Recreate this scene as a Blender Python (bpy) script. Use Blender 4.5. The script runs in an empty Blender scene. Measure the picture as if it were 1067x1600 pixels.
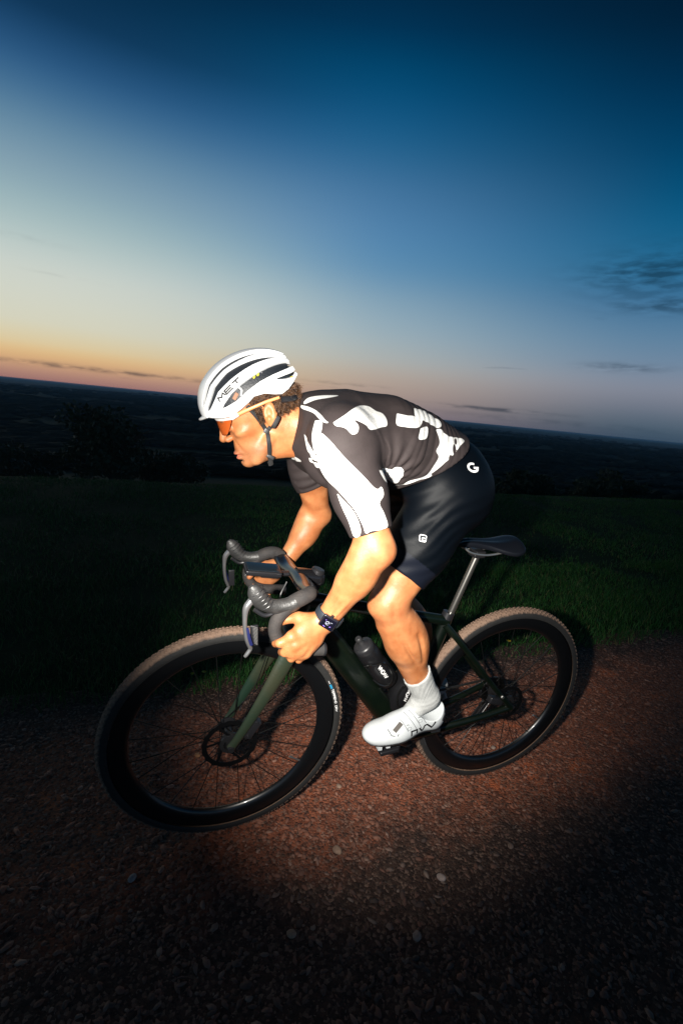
import bpy, bmesh, math, random, colorsys
import numpy as np
from mathutils import Vector, Matrix, Euler
from mathutils.bvhtree import BVHTree

random.seed(7); rng = np.random.default_rng(7)
S = bpy.context.scene
COL = S.collection
V = Vector
PI = math.pi

# ------------------------------------------------------------------ camera
RIGHT = V((0.9371, -0.3358, 0.0959)).normalized()
FWD = V((0.3485, 0.9129, -0.2124)).normalized()
RIGHT = (RIGHT - FWD * RIGHT.dot(FWD)).normalized()
UP = RIGHT.cross(FWD)
CAM = V((-1.142, -1.235, 1.304))
cam = bpy.data.cameras.new('camera'); camo = bpy.data.objects.new('camera', cam); COL.objects.link(camo)
camo.matrix_world = Matrix.Translation(CAM) @ Matrix((RIGHT, UP, -FWD)).transposed().to_4x4()
cam.sensor_fit = 'VERTICAL'; cam.sensor_height = 36.0; cam.sensor_width = 24.0
cam.lens = 731.7 / 1600 * 36.0
cam.clip_start = 0.05; cam.clip_end = 60000
S.camera = camo
S.render.resolution_x, S.render.resolution_y = 682, 1024

# ------------------------------------------------------------------ world: dusk sky, glow low on the left
def nn(nt, t, **kw):
    n = nt.nodes.new(t)
    for k, v in kw.items():
        if k[0] == 'i' and k[1:].isdigit(): n.inputs[int(k[1:])].default_value = v
        else: setattr(n, k, v)
    return n
def srgb(r, g, b):
    f = lambda c: (c / 255 / 12.92) if c <= 10 else ((c / 255 + .055) / 1.055) ** 2.4
    return (f(r), f(g), f(b), 1)
def ramp(nt, stops, fac, interp='B_SPLINE'):
    n = nt.nodes.new('ShaderNodeValToRGB'); cr = n.color_ramp; cr.interpolation = interp
    while len(cr.elements) < len(stops): cr.elements.new(.5)
    for e, (p, c) in zip(cr.elements, sorted(stops)):
        e.position = p; e.color = c if len(c) == 4 else (*c, 1)
    nt.links.new(fac, n.inputs[0]); return n.outputs[0]
def mth(nt, op, a, b=None, c=None, clamp=False):
    n = nt.nodes.new('ShaderNodeMath'); n.operation = op; n.use_clamp = clamp
    for i, v in enumerate((a, b, c)):
        if v is None: continue
        if isinstance(v, (int, float)): n.inputs[i].default_value = v
        else: nt.links.new(v, n.inputs[i])
    return n.outputs[0]
def mix(nt, f, a, b, mode='MIX'):
    n = nt.nodes.new('ShaderNodeMix'); n.data_type = 'RGBA'; n.blend_type = mode
    for i, v in ((0, f), (6, a), (7, b)):
        if isinstance(v, (int, float)): n.inputs[i].default_value = v
        elif isinstance(v, tuple): n.inputs[i].default_value = v if len(v) == 4 else (*v, 1)
        else: nt.links.new(v, n.inputs[i])
    return n.outputs[2]

W = bpy.data.worlds.new('World'); S.world = W; W.use_nodes = True
wt = W.node_tree; wt.nodes.clear()
tc = nn(wt, 'ShaderNodeTexCoord'); sep = nn(wt, 'ShaderNodeSeparateXYZ'); wt.links.new(tc.outputs['Generated'], sep.inputs[0])
X_, Y_, Z_ = sep.outputs
el = mth(wt, 'DIVIDE', mth(wt, 'ARCSINE', Z_), math.radians(60), clamp=True)
hl = mth(wt, 'SQRT', mth(wt, 'ADD', mth(wt, 'MULTIPLY', X_, X_), mth(wt, 'MULTIPLY', Y_, Y_)))
ga = math.radians(-28)
dt = mth(wt, 'DIVIDE', mth(wt, 'ADD', mth(wt, 'MULTIPLY', X_, math.sin(ga)), mth(wt, 'MULTIPLY', Y_, math.cos(ga))), mth(wt, 'MAXIMUM', hl, 1e-3))
def es(*st): return [(e / 60, srgb(*c)) for e, c in st]
skyL = ramp(wt, es((0, (150, 108, 108)), (1.2, (190, 146, 122)), (2.4, (224, 180, 124)), (3.6, (220, 202, 158)), (5.6, (212, 212, 192)), (10, (206, 212, 204)), (13, (180, 198, 196)), (16, (150, 177, 184)), (18.6, (128, 157, 174)), (21, (104, 140, 164)), (23.5, (68, 112, 148)), (26, (38, 84, 128)), (29, (10, 48, 80)), (36, (3, 26, 46)), (60, (1, 10, 18))), el)
skyM = ramp(wt, es((0, (140, 122, 130)), (2, (182, 156, 142)), (4, (188, 168, 150)), (6, (182, 184, 176)), (9, (162, 182, 190)), (12.5, (138, 168, 186)), (15.5, (98, 146, 182)), (19, (88, 136, 178)), (22.5, (72, 120, 162)), (25.5, (40, 104, 148)), (28.5, (16, 88, 134)), (31.5, (0, 72, 112)), (34, (2, 52, 88)), (38, (2, 32, 54)), (60, (1, 10, 18))), el)
skyR = ramp(wt, es((0, (54, 74, 94)), (1.4, (78, 96, 112)), (3, (104, 114, 130)), (5, (134, 138, 152)), (7.2, (112, 136, 160)), (10, (92, 130, 160)), (13, (58, 110, 150)), (16, (38, 106, 146)), (19, (14, 94, 136)), (22, (2, 78, 118)), (25, (0, 64, 102)), (29, (0, 44, 76)), (33, (2, 28, 50)), (40, (1, 16, 30)), (60, (1, 8, 15))), el)
def sstep(v, a, b):
    n = nn(wt, 'ShaderNodeMapRange', interpolation_type='SMOOTHSTEP'); n.inputs[1].default_value = a; n.inputs[2].default_value = b; wt.links.new(v, n.inputs[0]); return n.outputs[0]
fL = sstep(dt, .60, .99); fR = sstep(dt, .80, .14)
sky = mix(wt, fL, skyM, skyL); sky = mix(wt, fR, sky, skyR)
# thin streaks of cloud: noise squeezed in height over (azimuth, elevation)
az = mth(wt, 'ARCTAN2', X_, Y_)
cmb = nn(wt, 'ShaderNodeCombineXYZ'); wt.links.new(mth(wt, 'MULTIPLY', az, 5.5), cmb.inputs[0]); wt.links.new(mth(wt, 'MULTIPLY', el, 62), cmb.inputs[1])
cmb.inputs[2].default_value = 3.3
no = nn(wt, 'ShaderNodeTexNoise'); wt.links.new(cmb.outputs[0], no.inputs['Vector'])
no.inputs['Scale'].default_value = 1.0; no.inputs['Detail'].default_value = 3.5; no.inputs['Roughness'].default_value = .55
cl = mth(wt, 'MULTIPLY', mth(wt, 'SUBTRACT', no.outputs[0], .69), 4.0, clamp=True)
lowband = ramp(wt, [(0, (.7, .7, .7)), (.25, (.6, .6, .6)), (.33, (.25, .25, .25)), (.45, (0, 0, 0)), (1, (0, 0, 0))], el, 'EASE')
cl = mth(wt, 'MULTIPLY', cl, lowband)
sky = mix(wt, cl, sky, mix(wt, .75, sky, (.010, .035, .07, 1)))
cmb2 = nn(wt, 'ShaderNodeCombineXYZ'); wt.links.new(mth(wt, 'MULTIPLY', az, 22), cmb2.inputs[0]); wt.links.new(mth(wt, 'MULTIPLY', el, 95), cmb2.inputs[1])
n_2 = nn(wt, 'ShaderNodeTexNoise'); wt.links.new(cmb2.outputs[0], n_2.inputs['Vector']); n_2.inputs['Scale'].default_value = 1.0; n_2.inputs['Detail'].default_value = 4; no2 = n_2.outputs[0]
def bank(az0, el0, wa, we, tilt, s):      # one drawn-out cloud bank: soft ellipse in (azimuth, elevation) degrees, broken up by the noise
    da = mth(wt, 'SUBTRACT', mth(wt, 'MULTIPLY', az, 180 / PI), az0)
    de = mth(wt, 'SUBTRACT', mth(wt, 'SUBTRACT', mth(wt, 'MULTIPLY', el, 60), el0), mth(wt, 'MULTIPLY', da, tilt))
    r = mth(wt, 'ADD', mth(wt, 'POWER', mth(wt, 'ABSOLUTE', mth(wt, 'DIVIDE', da, wa)), 2.0), mth(wt, 'POWER', mth(wt, 'ABSOLUTE', mth(wt, 'DIVIDE', de, we)), 2.0))
    g = mth(wt, 'POWER', 2.718, mth(wt, 'MULTIPLY', r, -1.0))
    return mth(wt, 'MULTIPLY', mth(wt, 'MULTIPLY', g, s), mth(wt, 'MULTIPLY', mth(wt, 'SUBTRACT', no2, .38), 4.5, clamp=True), clamp=True)
BANKS = [(50.5, 15.4, 5.5, 1.9, .02, 1.0), (52.5, 12.6, 4.5, .7, 0, .9), (49, 6.9, 3.2, .40, .0, .9), (47, 15.5, 4, .6, 0, .35),
         (37, 1.7, 6.0, .22, .00, 1.2), (-8.5, 1.62, 13.0, .22, .00, 1.2), (20, 3.0, 4, .16, 0, .6), (-10, 10.0, 3, .12, 0, .16), (-12.5, 12.6, 3, .25, 0, .15), (43, .9, 12, .3, 0, .35)]
for b in BANKS:
    sky = mix(wt, bank(*b), sky, mix(wt, .62, sky, (.004, .022, .045, 1)))
bg = nn(wt, 'ShaderNodeBackground'); wt.links.new(sky, bg.inputs[0]); bg.inputs[1].default_value = 1.0
wo = nn(wt, 'ShaderNodeOutputWorld'); wt.links.new(bg.outputs[0], wo.inputs[0])

# ------------------------------------------------------------------ the flash gun beside the camera
fl = bpy.data.lights.new('flash', 'SPOT'); flo = bpy.data.objects.new('flash', fl); COL.objects.link(flo)
fl.energy = 275; fl.color = (1.0, .95, .87); fl.shadow_soft_size = .022; fl.spot_size = math.radians(80); fl.spot_blend = 1.0
FP = V((-1.285, -1.150, 1.300)); flo.location = FP
FT = V((-.53, .0, .92)); flo.scale = (.74, 1, 1); flo.rotation_euler = (FT - FP).to_track_quat('-Z', 'Y').to_euler()

S.view_settings.view_transform = 'Standard'; S.view_settings.look = 'None'; S.view_settings.exposure = 0; S.view_settings.gamma = 1
S.render.engine = 'CYCLES'

# ------------------------------------------------------------------ helpers
LEAN = -0.061
M_B2W = Matrix.Rotation(PI, 4, 'Z') @ Matrix.Rotation(LEAN, 4, 'X')      # bike axes (x forward, y left, z up) into the world

def mat(name, col, rough=.6, metal=0, bump=0, bscale=200, var=0, vscale=30, col2=None, spec=.5, coat=0, trans=0, sss=0, sheen=0, obj=True):
    m = bpy.data.materials.new(name); m.use_nodes = True; nt = m.node_tree
    b = nt.nodes['Principled BSDF']
    b.inputs['Base Color'].default_value = (*col, 1); b.inputs['Roughness'].default_value = rough
    b.inputs['Metallic'].default_value = metal; b.inputs['Specular IOR Level'].default_value = spec
    b.inputs['Coat Weight'].default_value = coat; b.inputs['Coat Roughness'].default_value = .08
    if trans: b.inputs['Transmission Weight'].default_value = trans
    if sss:
        b.inputs['Subsurface Weight'].default_value = sss; b.inputs['Subsurface Radius'].default_value = (1, .35, .18); b.inputs['Subsurface Scale'].default_value = .006
    if sheen: b.inputs['Sheen Weight'].default_value = sheen; b.inputs['Sheen Roughness'].default_value = .4
    t = nn(nt, 'ShaderNodeTexCoord')
    if var or col2:
        n = nn(nt, 'ShaderNodeTexNoise'); n.inputs['Scale'].default_value = vscale; n.inputs['Detail'].default_value = 5; nt.links.new(t.outputs['Object'], n.inputs['Vector'])
        c2 = col2 or tuple(max(0, c * (1 - var)) for c in col)
        f = mth(nt, 'MULTIPLY', mth(nt, 'SUBTRACT', n.outputs[0], .38), 4, clamp=True)
        nt.links.new(mix(nt, f, (*c2, 1), (*col, 1)), b.inputs['Base Color'])
    if bump:
        n = nn(nt, 'ShaderNodeTexNoise'); n.inputs['Scale'].default_value = bscale; n.inputs['Detail'].default_value = 4; nt.links.new(t.outputs['Object'], n.inputs['Vector'])
        bp = nn(nt, 'ShaderNodeBump'); bp.inputs['Strength'].default_value = bump; bp.inputs['Distance'].default_value = .002
        nt.links.new(n.outputs[0], bp.inputs['Height']); nt.links.new(bp.outputs[0], b.inputs['Normal'])
    return m
def bsdf(m): return m.node_tree.nodes['Principled BSDF']

class Thing:
    """a top-level Empty at the thing's base; parts are given in bike axes"""
    def __init__(s, name, label, cat, origin=(0, 0, 0), group=None, bike=True):
        s.root = bpy.data.objects.new(name, None); COL.objects.link(s.root); s.root.empty_display_size = .1
        s.T = Matrix.Translation(V(origin))
        s.root.matrix_world = (M_B2W if bike else Matrix.Identity(4)) @ s.T
        s.root['label'] = label; s.root['category'] = cat
        if group: s.root['group'] = group
        s.inv = s.T.inverted()
    def part(s, name, me, material=None, parent=None, label=None, loc=None, raw=False):
        """me in bike axes; with loc, me is already local to that point"""
        o = bpy.data.objects.new(name, me); COL.objects.link(o)
        par = parent or s.root; o.parent = par
        if loc is not None: o.location = (V(loc) - s.T.translation) if parent is None else V(loc)
        elif not raw: 
            if me.users <= 1 and 'shifted' not in me: me.transform(s.inv); me['shifted'] = 1
            if parent is not None: o.matrix_parent_inverse = Matrix.Translation(-parent.location)
        if material and not me.materials: me.materials.append(material)
        if label: o['label'] = label
        return o
def single(name, me, material, label=None, cat=None, group=None, kind=None, M=None):
    o = bpy.data.objects.new(name, me); COL.objects.link(o)
    if M is not None: o.matrix_world = M
    if material: me.materials.append(material)
    for k, v in (('label', label), ('category', cat), ('group', group), ('kind', kind)):
        if v: o[k] = v
    return o
def smooth(me, ang=None):
    me.polygons.foreach_set('use_smooth', np.ones(len(me.polygons), bool)); me.update()
    return me
def mesh(name, vs, fs, sm=True):
    me = bpy.data.meshes.new(name); me.from_pydata([tuple(v) for v in vs], [], [tuple(f) for f in fs]); me.update()
    return smooth(me) if sm else me
def fastmesh(name, verts, faces, sm=False):
    """verts (n,3) array, faces (m,k) array"""
    me = bpy.data.meshes.new(name); verts = np.ascontiguousarray(verts, np.float32); faces = np.ascontiguousarray(faces, np.int32)
    k = faces.shape[1]
    me.vertices.add(len(verts)); me.vertices.foreach_set('co', verts.ravel())
    me.loops.add(faces.size); me.loops.foreach_set('vertex_index', faces.ravel())
    me.polygons.add(len(faces)); me.polygons.foreach_set('loop_start', np.arange(0, faces.size, k, dtype=np.int32))
    me.update(calc_edges=True); me.validate()
    return smooth(me) if sm else me

class MB:
    """collects shapes into one mesh"""
    def __init__(s): s.v = []; s.f = []
    def add(s, vs, fs):
        n = len(s.v); s.v += [V(v) for v in vs]; s.f += [tuple(i + n for i in f) for f in fs]; return s
    def box(s, c, size, R=None, bev=0):
        c = V(c); hx, hy, hz = (V(size) / 2); R = R or Matrix.Identity(3)
        if not bev:
            P = [(-hx, -hy, -hz), (hx, -hy, -hz), (hx, hy, -hz), (-hx, hy, -hz), (-hx, -hy, hz), (hx, -hy, hz), (hx, hy, hz), (-hx, hy, hz)]
            return s.add([c + R @ V(p) for p in P], [(0, 3, 2, 1), (4, 5, 6, 7), (0, 1, 5, 4), (1, 2, 6, 5), (2, 3, 7, 6), (3, 0, 4, 7)])
        bm = bmesh.new(); bmesh.ops.create_cube(bm, size=1); 
        for v in bm.verts: v.co = V((v.co.x * 2 * hx, v.co.y * 2 * hy, v.co.z * 2 * hz))
        bmesh.ops.bevel(bm, geom=bm.edges[:], offset=bev, segments=3, affect='EDGES', profile=.6)
        bm.verts.index_update()
        s.add([c + R @ v.co for v in bm.verts], [[v.index for v in f.verts] for f in bm.faces]); bm.free(); return s
    def tube(s, pts, r, n=10, up=(0, 1, 0), cap=True, sq=1.0, closed=False):
        """r: number or list; sq: width along `up` relative to the other axis (number or list)"""
        pts = [V(p) for p in pts]; m = len(pts)
        rs = r if isinstance(r, (list, tuple)) else [r] * m
        sqs = sq if isinstance(sq, (list, tuple)) else [sq] * m
        vs = []
        for i, p in enumerate(pts):
            if closed: d = pts[(i + 1) % m] - pts[i - 1]
            else: d = pts[min(i + 1, m - 1)] - pts[max(i - 1, 0)]
            d.normalize(); u = V(up) - d * d.dot(V(up))
            if u.length < 1e-4: u = d.orthogonal()
            u.normalize(); w = d.cross(u)
            for k in range(n):
                a = 2 * PI * k / n; vs.append(p + u * math.cos(a) * rs[i] * sqs[i] + w * math.sin(a) * rs[i])
        fs = []
        for i in range(m if closed else m - 1):
            j = (i + 1) % m
            for k in range(n):
                fs.append((i * n + k, i * n + (k + 1) % n, j * n + (k + 1) % n, j * n + k))
        if cap and not closed: fs += [tuple(range(n - 1, -1, -1)), tuple((m - 1) * n + k for k in range(n))]
        return s.add(vs, fs)
    def lathe(s, prof, c=(0, 0, 0), axis=(0, 1, 0), n=48, closed=False):
        """prof: list of (radius, along)"""
        ax = V(axis).normalized(); e1 = ax.orthogonal().normalized(); e2 = ax.cross(e1); c = V(c); m = len(prof); vs = []
        for r, a in prof:
            for k in range(n):
                t = 2 * PI * k / n; vs.append(c + ax * a + (e1 * math.cos(t) + e2 * math.sin(t)) * r)
        fs = []
        for i in range(m if closed else m - 1):
            j = (i + 1) % m
            for k in range(n): fs.append((i * n + k, j * n + k, j * n + (k + 1) % n, i * n + (k + 1) % n))
        return s.add(vs, fs)
    def prism(s, poly, y0, y1):
        """polygon in (x, z), from y0 to y1"""
        n = len(poly); vs = [V((x, y0, z)) for x, z in poly] + [V((x, y1, z)) for x, z in poly]
        return s.add(vs, [tuple(range(n)), tuple(range(2 * n - 1, n - 1, -1))] + [(i, i + n, (i + 1) % n + n, (i + 1) % n) for i in range(n)])
    def ball(s, c, r, n=10, R=None):
        c = V(c); rr = r if hasattr(r, '__len__') else (r, r, r); vs = []; fs = []
        R = R or Matrix.Identity(3)
        for i in range(n + 1):
            ph = PI * i / n
            for k in range(2 * n):
                t = PI * k / n; vs.append(c + R @ V((rr[0] * math.sin(ph) * math.cos(t), rr[1] * math.sin(ph) * math.sin(t), rr[2] * math.cos(ph))))
        for i in range(n):
            for k in range(2 * n): fs.append((i * 2 * n + k, (i + 1) * 2 * n + k, (i + 1) * 2 * n + (k + 1) % (2 * n), i * 2 * n + (k + 1) % (2 * n)))
        return s.add(vs, fs)
    def me(s, name='part', sm=True):
        m = mesh(name, s.v, s.f, sm)
        bm = bmesh.new(); bm.from_mesh(m); bmesh.ops.remove_doubles(bm, verts=bm.verts, dist=1e-6); bmesh.ops.recalc_face_normals(bm, faces=bm.faces)
        if sm:
            for e in bm.edges:
                if len(e.link_faces) == 2 and e.calc_face_angle(0) > .7: e.smooth = False
        bm.to_mesh(m); bm.free(); return m
def spline(P, n=8):
    """Catmull-Rom through points; extra columns (radii) ride along"""
    P = [np.array(p, float) for p in P]; Q = [2 * P[0] - P[1]] + P + [2 * P[-1] - P[-2]]; out = []
    for i in range(1, len(Q) - 2):
        for k in range(n):
            t = k / n; a, b, c, d = Q[i - 1:i + 3]
            out.append(.5 * ((2 * b) + (c - a) * t + (2 * a - 5 * b + 4 * c - d) * t * t + (3 * b - a - 3 * c + d) * t ** 3))
    out.append(P[-1]); return out
def stube(mb, P, n=12, seg=8, **kw):
    """P rows: x, y, z, radius[, squash]"""
    m = max(len(p) for p in P); Q = spline([tuple(p) + (1.0,) * (m - len(p)) for p in P], seg); return mb.tube([q[:3] for q in Q], [max(.0005, q[3]) for q in Q], n, sq=[q[4] for q in Q] if len(Q[0]) > 4 else 1.0, **kw)

# ---------------- smooth solid modelling on a grid (one continuous skin per body)
class Grid:
    def __init__(s, lo, hi, h):
        s.lo = np.array(lo, float); s.h = h; s.n = np.ceil((np.array(hi) - s.lo) / h).astype(int) + 1
        s.F = np.full(s.n, .05, np.float32)
        s.ax = [(s.lo[i] + h * np.arange(s.n[i])).astype(np.float32) for i in range(3)]
    def sl(s, lo, hi):
        a = np.clip(np.floor((np.array(lo) - s.lo) / s.h).astype(int), 0, s.n); b = np.clip(np.ceil((np.array(hi) - s.lo) / s.h).astype(int) + 1, 0, s.n)
        g = tuple(slice(i, j) for i, j in zip(a, b))
        return g, s.ax[0][g[0]][:, None, None], s.ax[1][g[1]][None, :, None], s.ax[2][g[2]][None, None, :]
    def op(s, prim, k=.01, sub=False):
        fn, lo, hi = prim; m = k + 4 * s.h
        g, x, y, z = s.sl(np.array(lo) - m, np.array(hi) + m); d = fn(x, y, z).astype(np.float32); A = s.F[g]
        if sub: d = -d; t = np.clip(.5 - .5 * (d - A) / -k, 0, 1) if False else np.clip(.5 + .5 * (d - A) / k, 0, 1); s.F[g] = A * (1 - t) + d * t + k * t * (1 - t)
        else: t = np.clip(.5 + .5 * (d - A) / k, 0, 1); s.F[g] = d * (1 - t) + A * t - k * t * (1 - t)
        return s
    def cut(s, fn, lo=None, hi=None, k=.002):
        """keep where fn < 0"""
        g, x, y, z = s.sl(s.lo if lo is None else lo, s.lo + s.n * s.h if hi is None else hi); d = fn(x, y, z).astype(np.float32); A = s.F[g]; t = np.clip(.5 + .5 * (d - A) / k, 0, 1)
        s.F[g] = A * (1 - t) + d * t + k * t * (1 - t); return s
    def verts_faces(s):
        F = s.F; neg = F < 0; nx, ny, nz = F.shape
        c = np.zeros((nx - 1, ny - 1, nz - 1), np.int8)
        for i in (0, 1):
            for j in (0, 1):
                for k in (0, 1): c += neg[i:nx - 1 + i, j:ny - 1 + j, k:nz - 1 + k]
        act = (c > 0) & (c < 8); I = np.argwhere(act); idx = np.full(act.shape, -1, np.int32); idx[act] = np.arange(len(I))
        P = np.zeros((len(I), 3)); cnt = np.zeros(len(I))
        cor = [(i, j, k) for i in (0, 1) for j in (0, 1) for k in (0, 1)]
        val = {q: F[I[:, 0] + q[0], I[:, 1] + q[1], I[:, 2] + q[2]] for q in cor}
        for a in cor:
            for ax in range(3):
                if a[ax]: continue
                b = list(a); b[ax] = 1; b = tuple(b); va, vb = val[a], val[b]; mk = (va < 0) != (vb < 0)
                t = va[mk] / (va[mk] - vb[mk]); q = np.tile(np.array(a, float), (mk.sum(), 1)); q[:, ax] += t; P[mk] += q; cnt[mk] += 1
        P = s.lo + (I + P / cnt[:, None]) * s.h; fs = []
        for ax in range(3):
            o = [1, 1, 1]; o[ax] = 0; sh = [slice(1, -1)] * 3; sh[ax] = slice(0, -1); sh2 = list(sh); sh2[ax] = slice(1, None)
            A = neg[tuple(sh)]; B = neg[tuple(sh2)]; E = np.argwhere(A != B); 
            if not len(E): continue
            E[:, [i for i in range(3) if i != ax]] += 1
            s_ = neg[E[:, 0], E[:, 1], E[:, 2]]; u, v = [i for i in range(3) if i != ax]
            if ax == 1: u, v = v, u
            def cell(du, dv):
                q = E.copy(); q[:, u] -= du; q[:, v] -= dv; return idx[q[:, 0], q[:, 1], q[:, 2]]
            Q = np.stack([cell(1, 1), cell(0, 1), cell(0, 0), cell(1, 0)], 1); Q[~s_] = Q[~s_][:, ::-1]; fs.append(Q)
        return P, np.concatenate(fs)
    def normals(s, P):
        q = (P - s.lo) / s.h; out = np.zeros_like(P)
        def samp(q):
            i = np.clip(q.astype(int), 0, s.n - 2); f = q - i; r = 0
            for a in (0, 1):
                for b in (0, 1):
                    for c in (0, 1): r = r + s.F[i[:, 0] + a, i[:, 1] + b, i[:, 2] + c] * (f[:, 0] if a else 1 - f[:, 0]) * (f[:, 1] if b else 1 - f[:, 1]) * (f[:, 2] if c else 1 - f[:, 2])
            return r
        for k in range(3):
            e = np.zeros(3); e[k] = 1; out[:, k] = samp(q + e) - samp(q - e)
        return out / np.maximum(np.linalg.norm(out, axis=1, keepdims=True), 1e-9)
def unit(a): a = np.array(a, float); return a / np.linalg.norm(a)
def rc(a, b, ra, rb, sv=1.0, sw=1.0, v=(0, 1, 0)):
    """tapered round limb from a to b; sv scales it across v, sw across the third axis"""
    a = np.array(a, float); b = np.array(b, float); L = np.linalg.norm(b - a); u = (b - a) / L; v = np.array(v, float); v = v if abs(v @ u) < .999 else np.array([0, 0, 1.0]); v = unit(v - u * (v @ u)); w = np.cross(u, v)
    def fn(x, y, z):
        X, Y, Z = x - a[0], y - a[1], z - a[2]; U = X * u[0] + Y * u[1] + Z * u[2]; A = (X * v[0] + Y * v[1] + Z * v[2]) / sv; B = (X * w[0] + Y * w[1] + Z * w[2]) / sw
        t = np.clip(U / L, 0, 1); return (np.sqrt(A * A + B * B + (U - t * L) ** 2) - (ra + (rb - ra) * t)) * min(sv, sw, 1)
    r = max(ra, rb) * max(sv, sw, 1); return fn, np.minimum(a, b) - r, np.maximum(a, b) + r
def el_(c, r, R=None):
    """ellipsoid; R rows are its axes"""
    c = np.array(c, float); R = np.eye(3) if R is None else np.array(R, float)
    def fn(x, y, z):
        X, Y, Z = x - c[0], y - c[1], z - c[2]; q = [(X * R[i][0] + Y * R[i][1] + Z * R[i][2]) for i in range(3)]
        k0 = np.sqrt(sum((q[i] / r[i]) ** 2 for i in range(3))); k1 = np.sqrt(sum((q[i] / r[i] ** 2) ** 2 for i in range(3)))
        return k0 * (k0 - 1) / np.maximum(k1, 1e-6)
    m = max(r); return fn, c - m, c + m

# ================================================================== THE RIDER
HO = np.array([.918, 0, 1.275]); _p, _y = math.radians(26), math.radians(-6)
def _yaw(v): return np.array([v[0] * math.cos(_y) - v[1] * math.sin(_y), v[0] * math.sin(_y) + v[1] * math.cos(_y), v[2]])
HR = np.array([_yaw((math.cos(_p), 0, -math.sin(_p))), _yaw((0, 1, 0)), _yaw((math.sin(_p), 0, math.cos(_p)))])      # rows: forward, left, up of the head
def h2b(q): return HO + np.asarray(q, float) @ HR
def inframe(prim, O=HO, R=HR):
    fn, lo, hi = prim; C = np.array([[(lo, hi)[(i >> k) & 1][k] for k in range(3)] for i in range(8)]) @ R + O
    def f(x, y, z):
        X, Y, Z = x - O[0], y - O[1], z - O[2]; return fn(*[X * R[i][0] + Y * R[i][1] + Z * R[i][2] for i in range(3)])
    return f, C.min(0), C.max(0)
H = inframe

# joints, bike axes
L_SH, L_EL, L_WR = (.776, .180, 1.240), (.703, .266, 1.026), (.788, .222, .830)
R_SH, R_EL, R_WR = (.780, -.178, 1.235), (.676, -.256, .948), (.788, -.222, .787)
HAND_R = np.array([0, 0, -.0432])
def arm_upper(g, side, o):
    a, b = (L_SH, L_EL) if side > 0 else (R_SH, R_EL); a = np.array(a); b = np.array(b)
    g.op(rc(a, a + (b - a) * .5, .062 + o, .057 + o, sv=.92), .03)
    g.op(rc(a + (b - a) * .45, b, .056 + o, .0405 + o, sv=.95), .02)
def torso(g, o):
    ax = [(.958, 0, .286), (0, 1, 0), (-.286, 0, .958)]
    g.op(el_((.615, 0, 1.222), (.23 + o, .150 + o, .120 + o), [(1, 0, .0), (0, 1, 0), (0, 0, 1)]), .02)
    g.op(rc((.46, 0, 1.182), (.62, 0, 1.226), .100 + o, .112 + o, sv=1.34), .04)
    g.op(rc((.61, 0, 1.228), (.735, 0, 1.232), .119 + o, .108 + o, sv=1.36), .03)
    g.op(rc((.775, -.14, 1.255), (.775, .14, 1.262), .068 + o, .068 + o), .05)
    g.op(rc((.72, 0, 1.270), (.805, 0, 1.272), .078 + o, .056 + o, sv=1.9), .04)
    for s in (-1, 1):
        g.op(el_((.782, s * .178, 1.243), (.066 + o, .060 + o, .068 + o)), .03)
        g.op(el_((.745, s * .085, 1.18), (.085 + o, .075 + o, .060 + o)), .03)
        g.op(rc((.62, s * .12, 1.235), (.76, s * .155, 1.235), .062 + o, .06 + o), .03)        # flank and shoulder blade
    g.op(rc((.79, 0, 1.262), (.90, 0, 1.262), .066 + o, .058 + o, sv=.94), .03)
def pelvis(g, o):
    ax = [(.958, 0, .286), (0, 1, 0), (-.286, 0, .958)]
    g.op(el_((.400, 0, 1.140), (.116 + o, .142 + o, .115 + o), ax), .03)
    g.op(rc((.40, 0, 1.155), (.52, 0, 1.200), .108 + o, .102 + o, sv=1.32), .03)
    for s in (-1, 1): g.op(el_((.372, s * .078, 1.108), (.084 + o, .080 + o, .098 + o)), .03)
L_HIP, L_KN, L_AN = (.420, .092, 1.105), (.580, .135, .820), (.392, .120, .488)
R_HIP, R_KN, R_AN = (.415, -.092, 1.105), (.440, -.100, .745), (.185, -.120, .330)
def thigh(g, side, o):
    a, b = (L_HIP, L_KN) if side > 0 else (R_HIP, R_KN); a = np.array(a); b = np.array(b); m = a + (b - a) * .48 + np.array([.012, 0, .004])
    g.op(rc(a + np.array([.01, 0, .0]), m, .098 + o, .083 + o, sv=.90), .03)
    g.op(rc(m, b, .083 + o, .050 + o, sv=.95), .03)
def shank(g, side, o=0.0):
    a, b = (L_KN, L_AN) if side > 0 else (R_KN, R_AN); a = np.array(a); b = np.array(b); u = unit(b - a); f = unit(np.cross(np.array([0, 1, 0]), u)); f = f if f[0] > 0 else -f
    g.op(rc(a - u * .005, a + (b - a) * .40 + f * .004, .052 + o, .050 + o, sv=.95), .02)
    g.op(rc(a + (b - a) * .38 + f * .006, b, .047 + o, .031 + o, sv=.92), .02)
    g.op(el_(a + (b - a) * .36 - f * .020, (.050 + o, .047 + o, .098 + o), [f, (0, 1, 0), np.cross(f, (0, 1, 0))]), .03)       # calf
    g.op(el_(a + (b - a) * .30 + f * .012 + np.array([0, .012 * side, 0]), (.034, .036, .09), [f, (0, 1, 0), np.cross(f, (0, 1, 0))]), .02)
    g.op(el_(a + f * .024 - u * .006, (.033, .029, .030)), .012); g.op(rc(a + f * .040 + u * .06, a + (b - a) * .75 + f * .024, .010, .012), .016)                        # knee cap
    g.op(el_(a + f * .024 + u * .050, (.020, .020, .026)), .02)
    g.op(rc(b, b + np.array([.075, 0, -.085]), .030 + o, .016 + o), .02)
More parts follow.
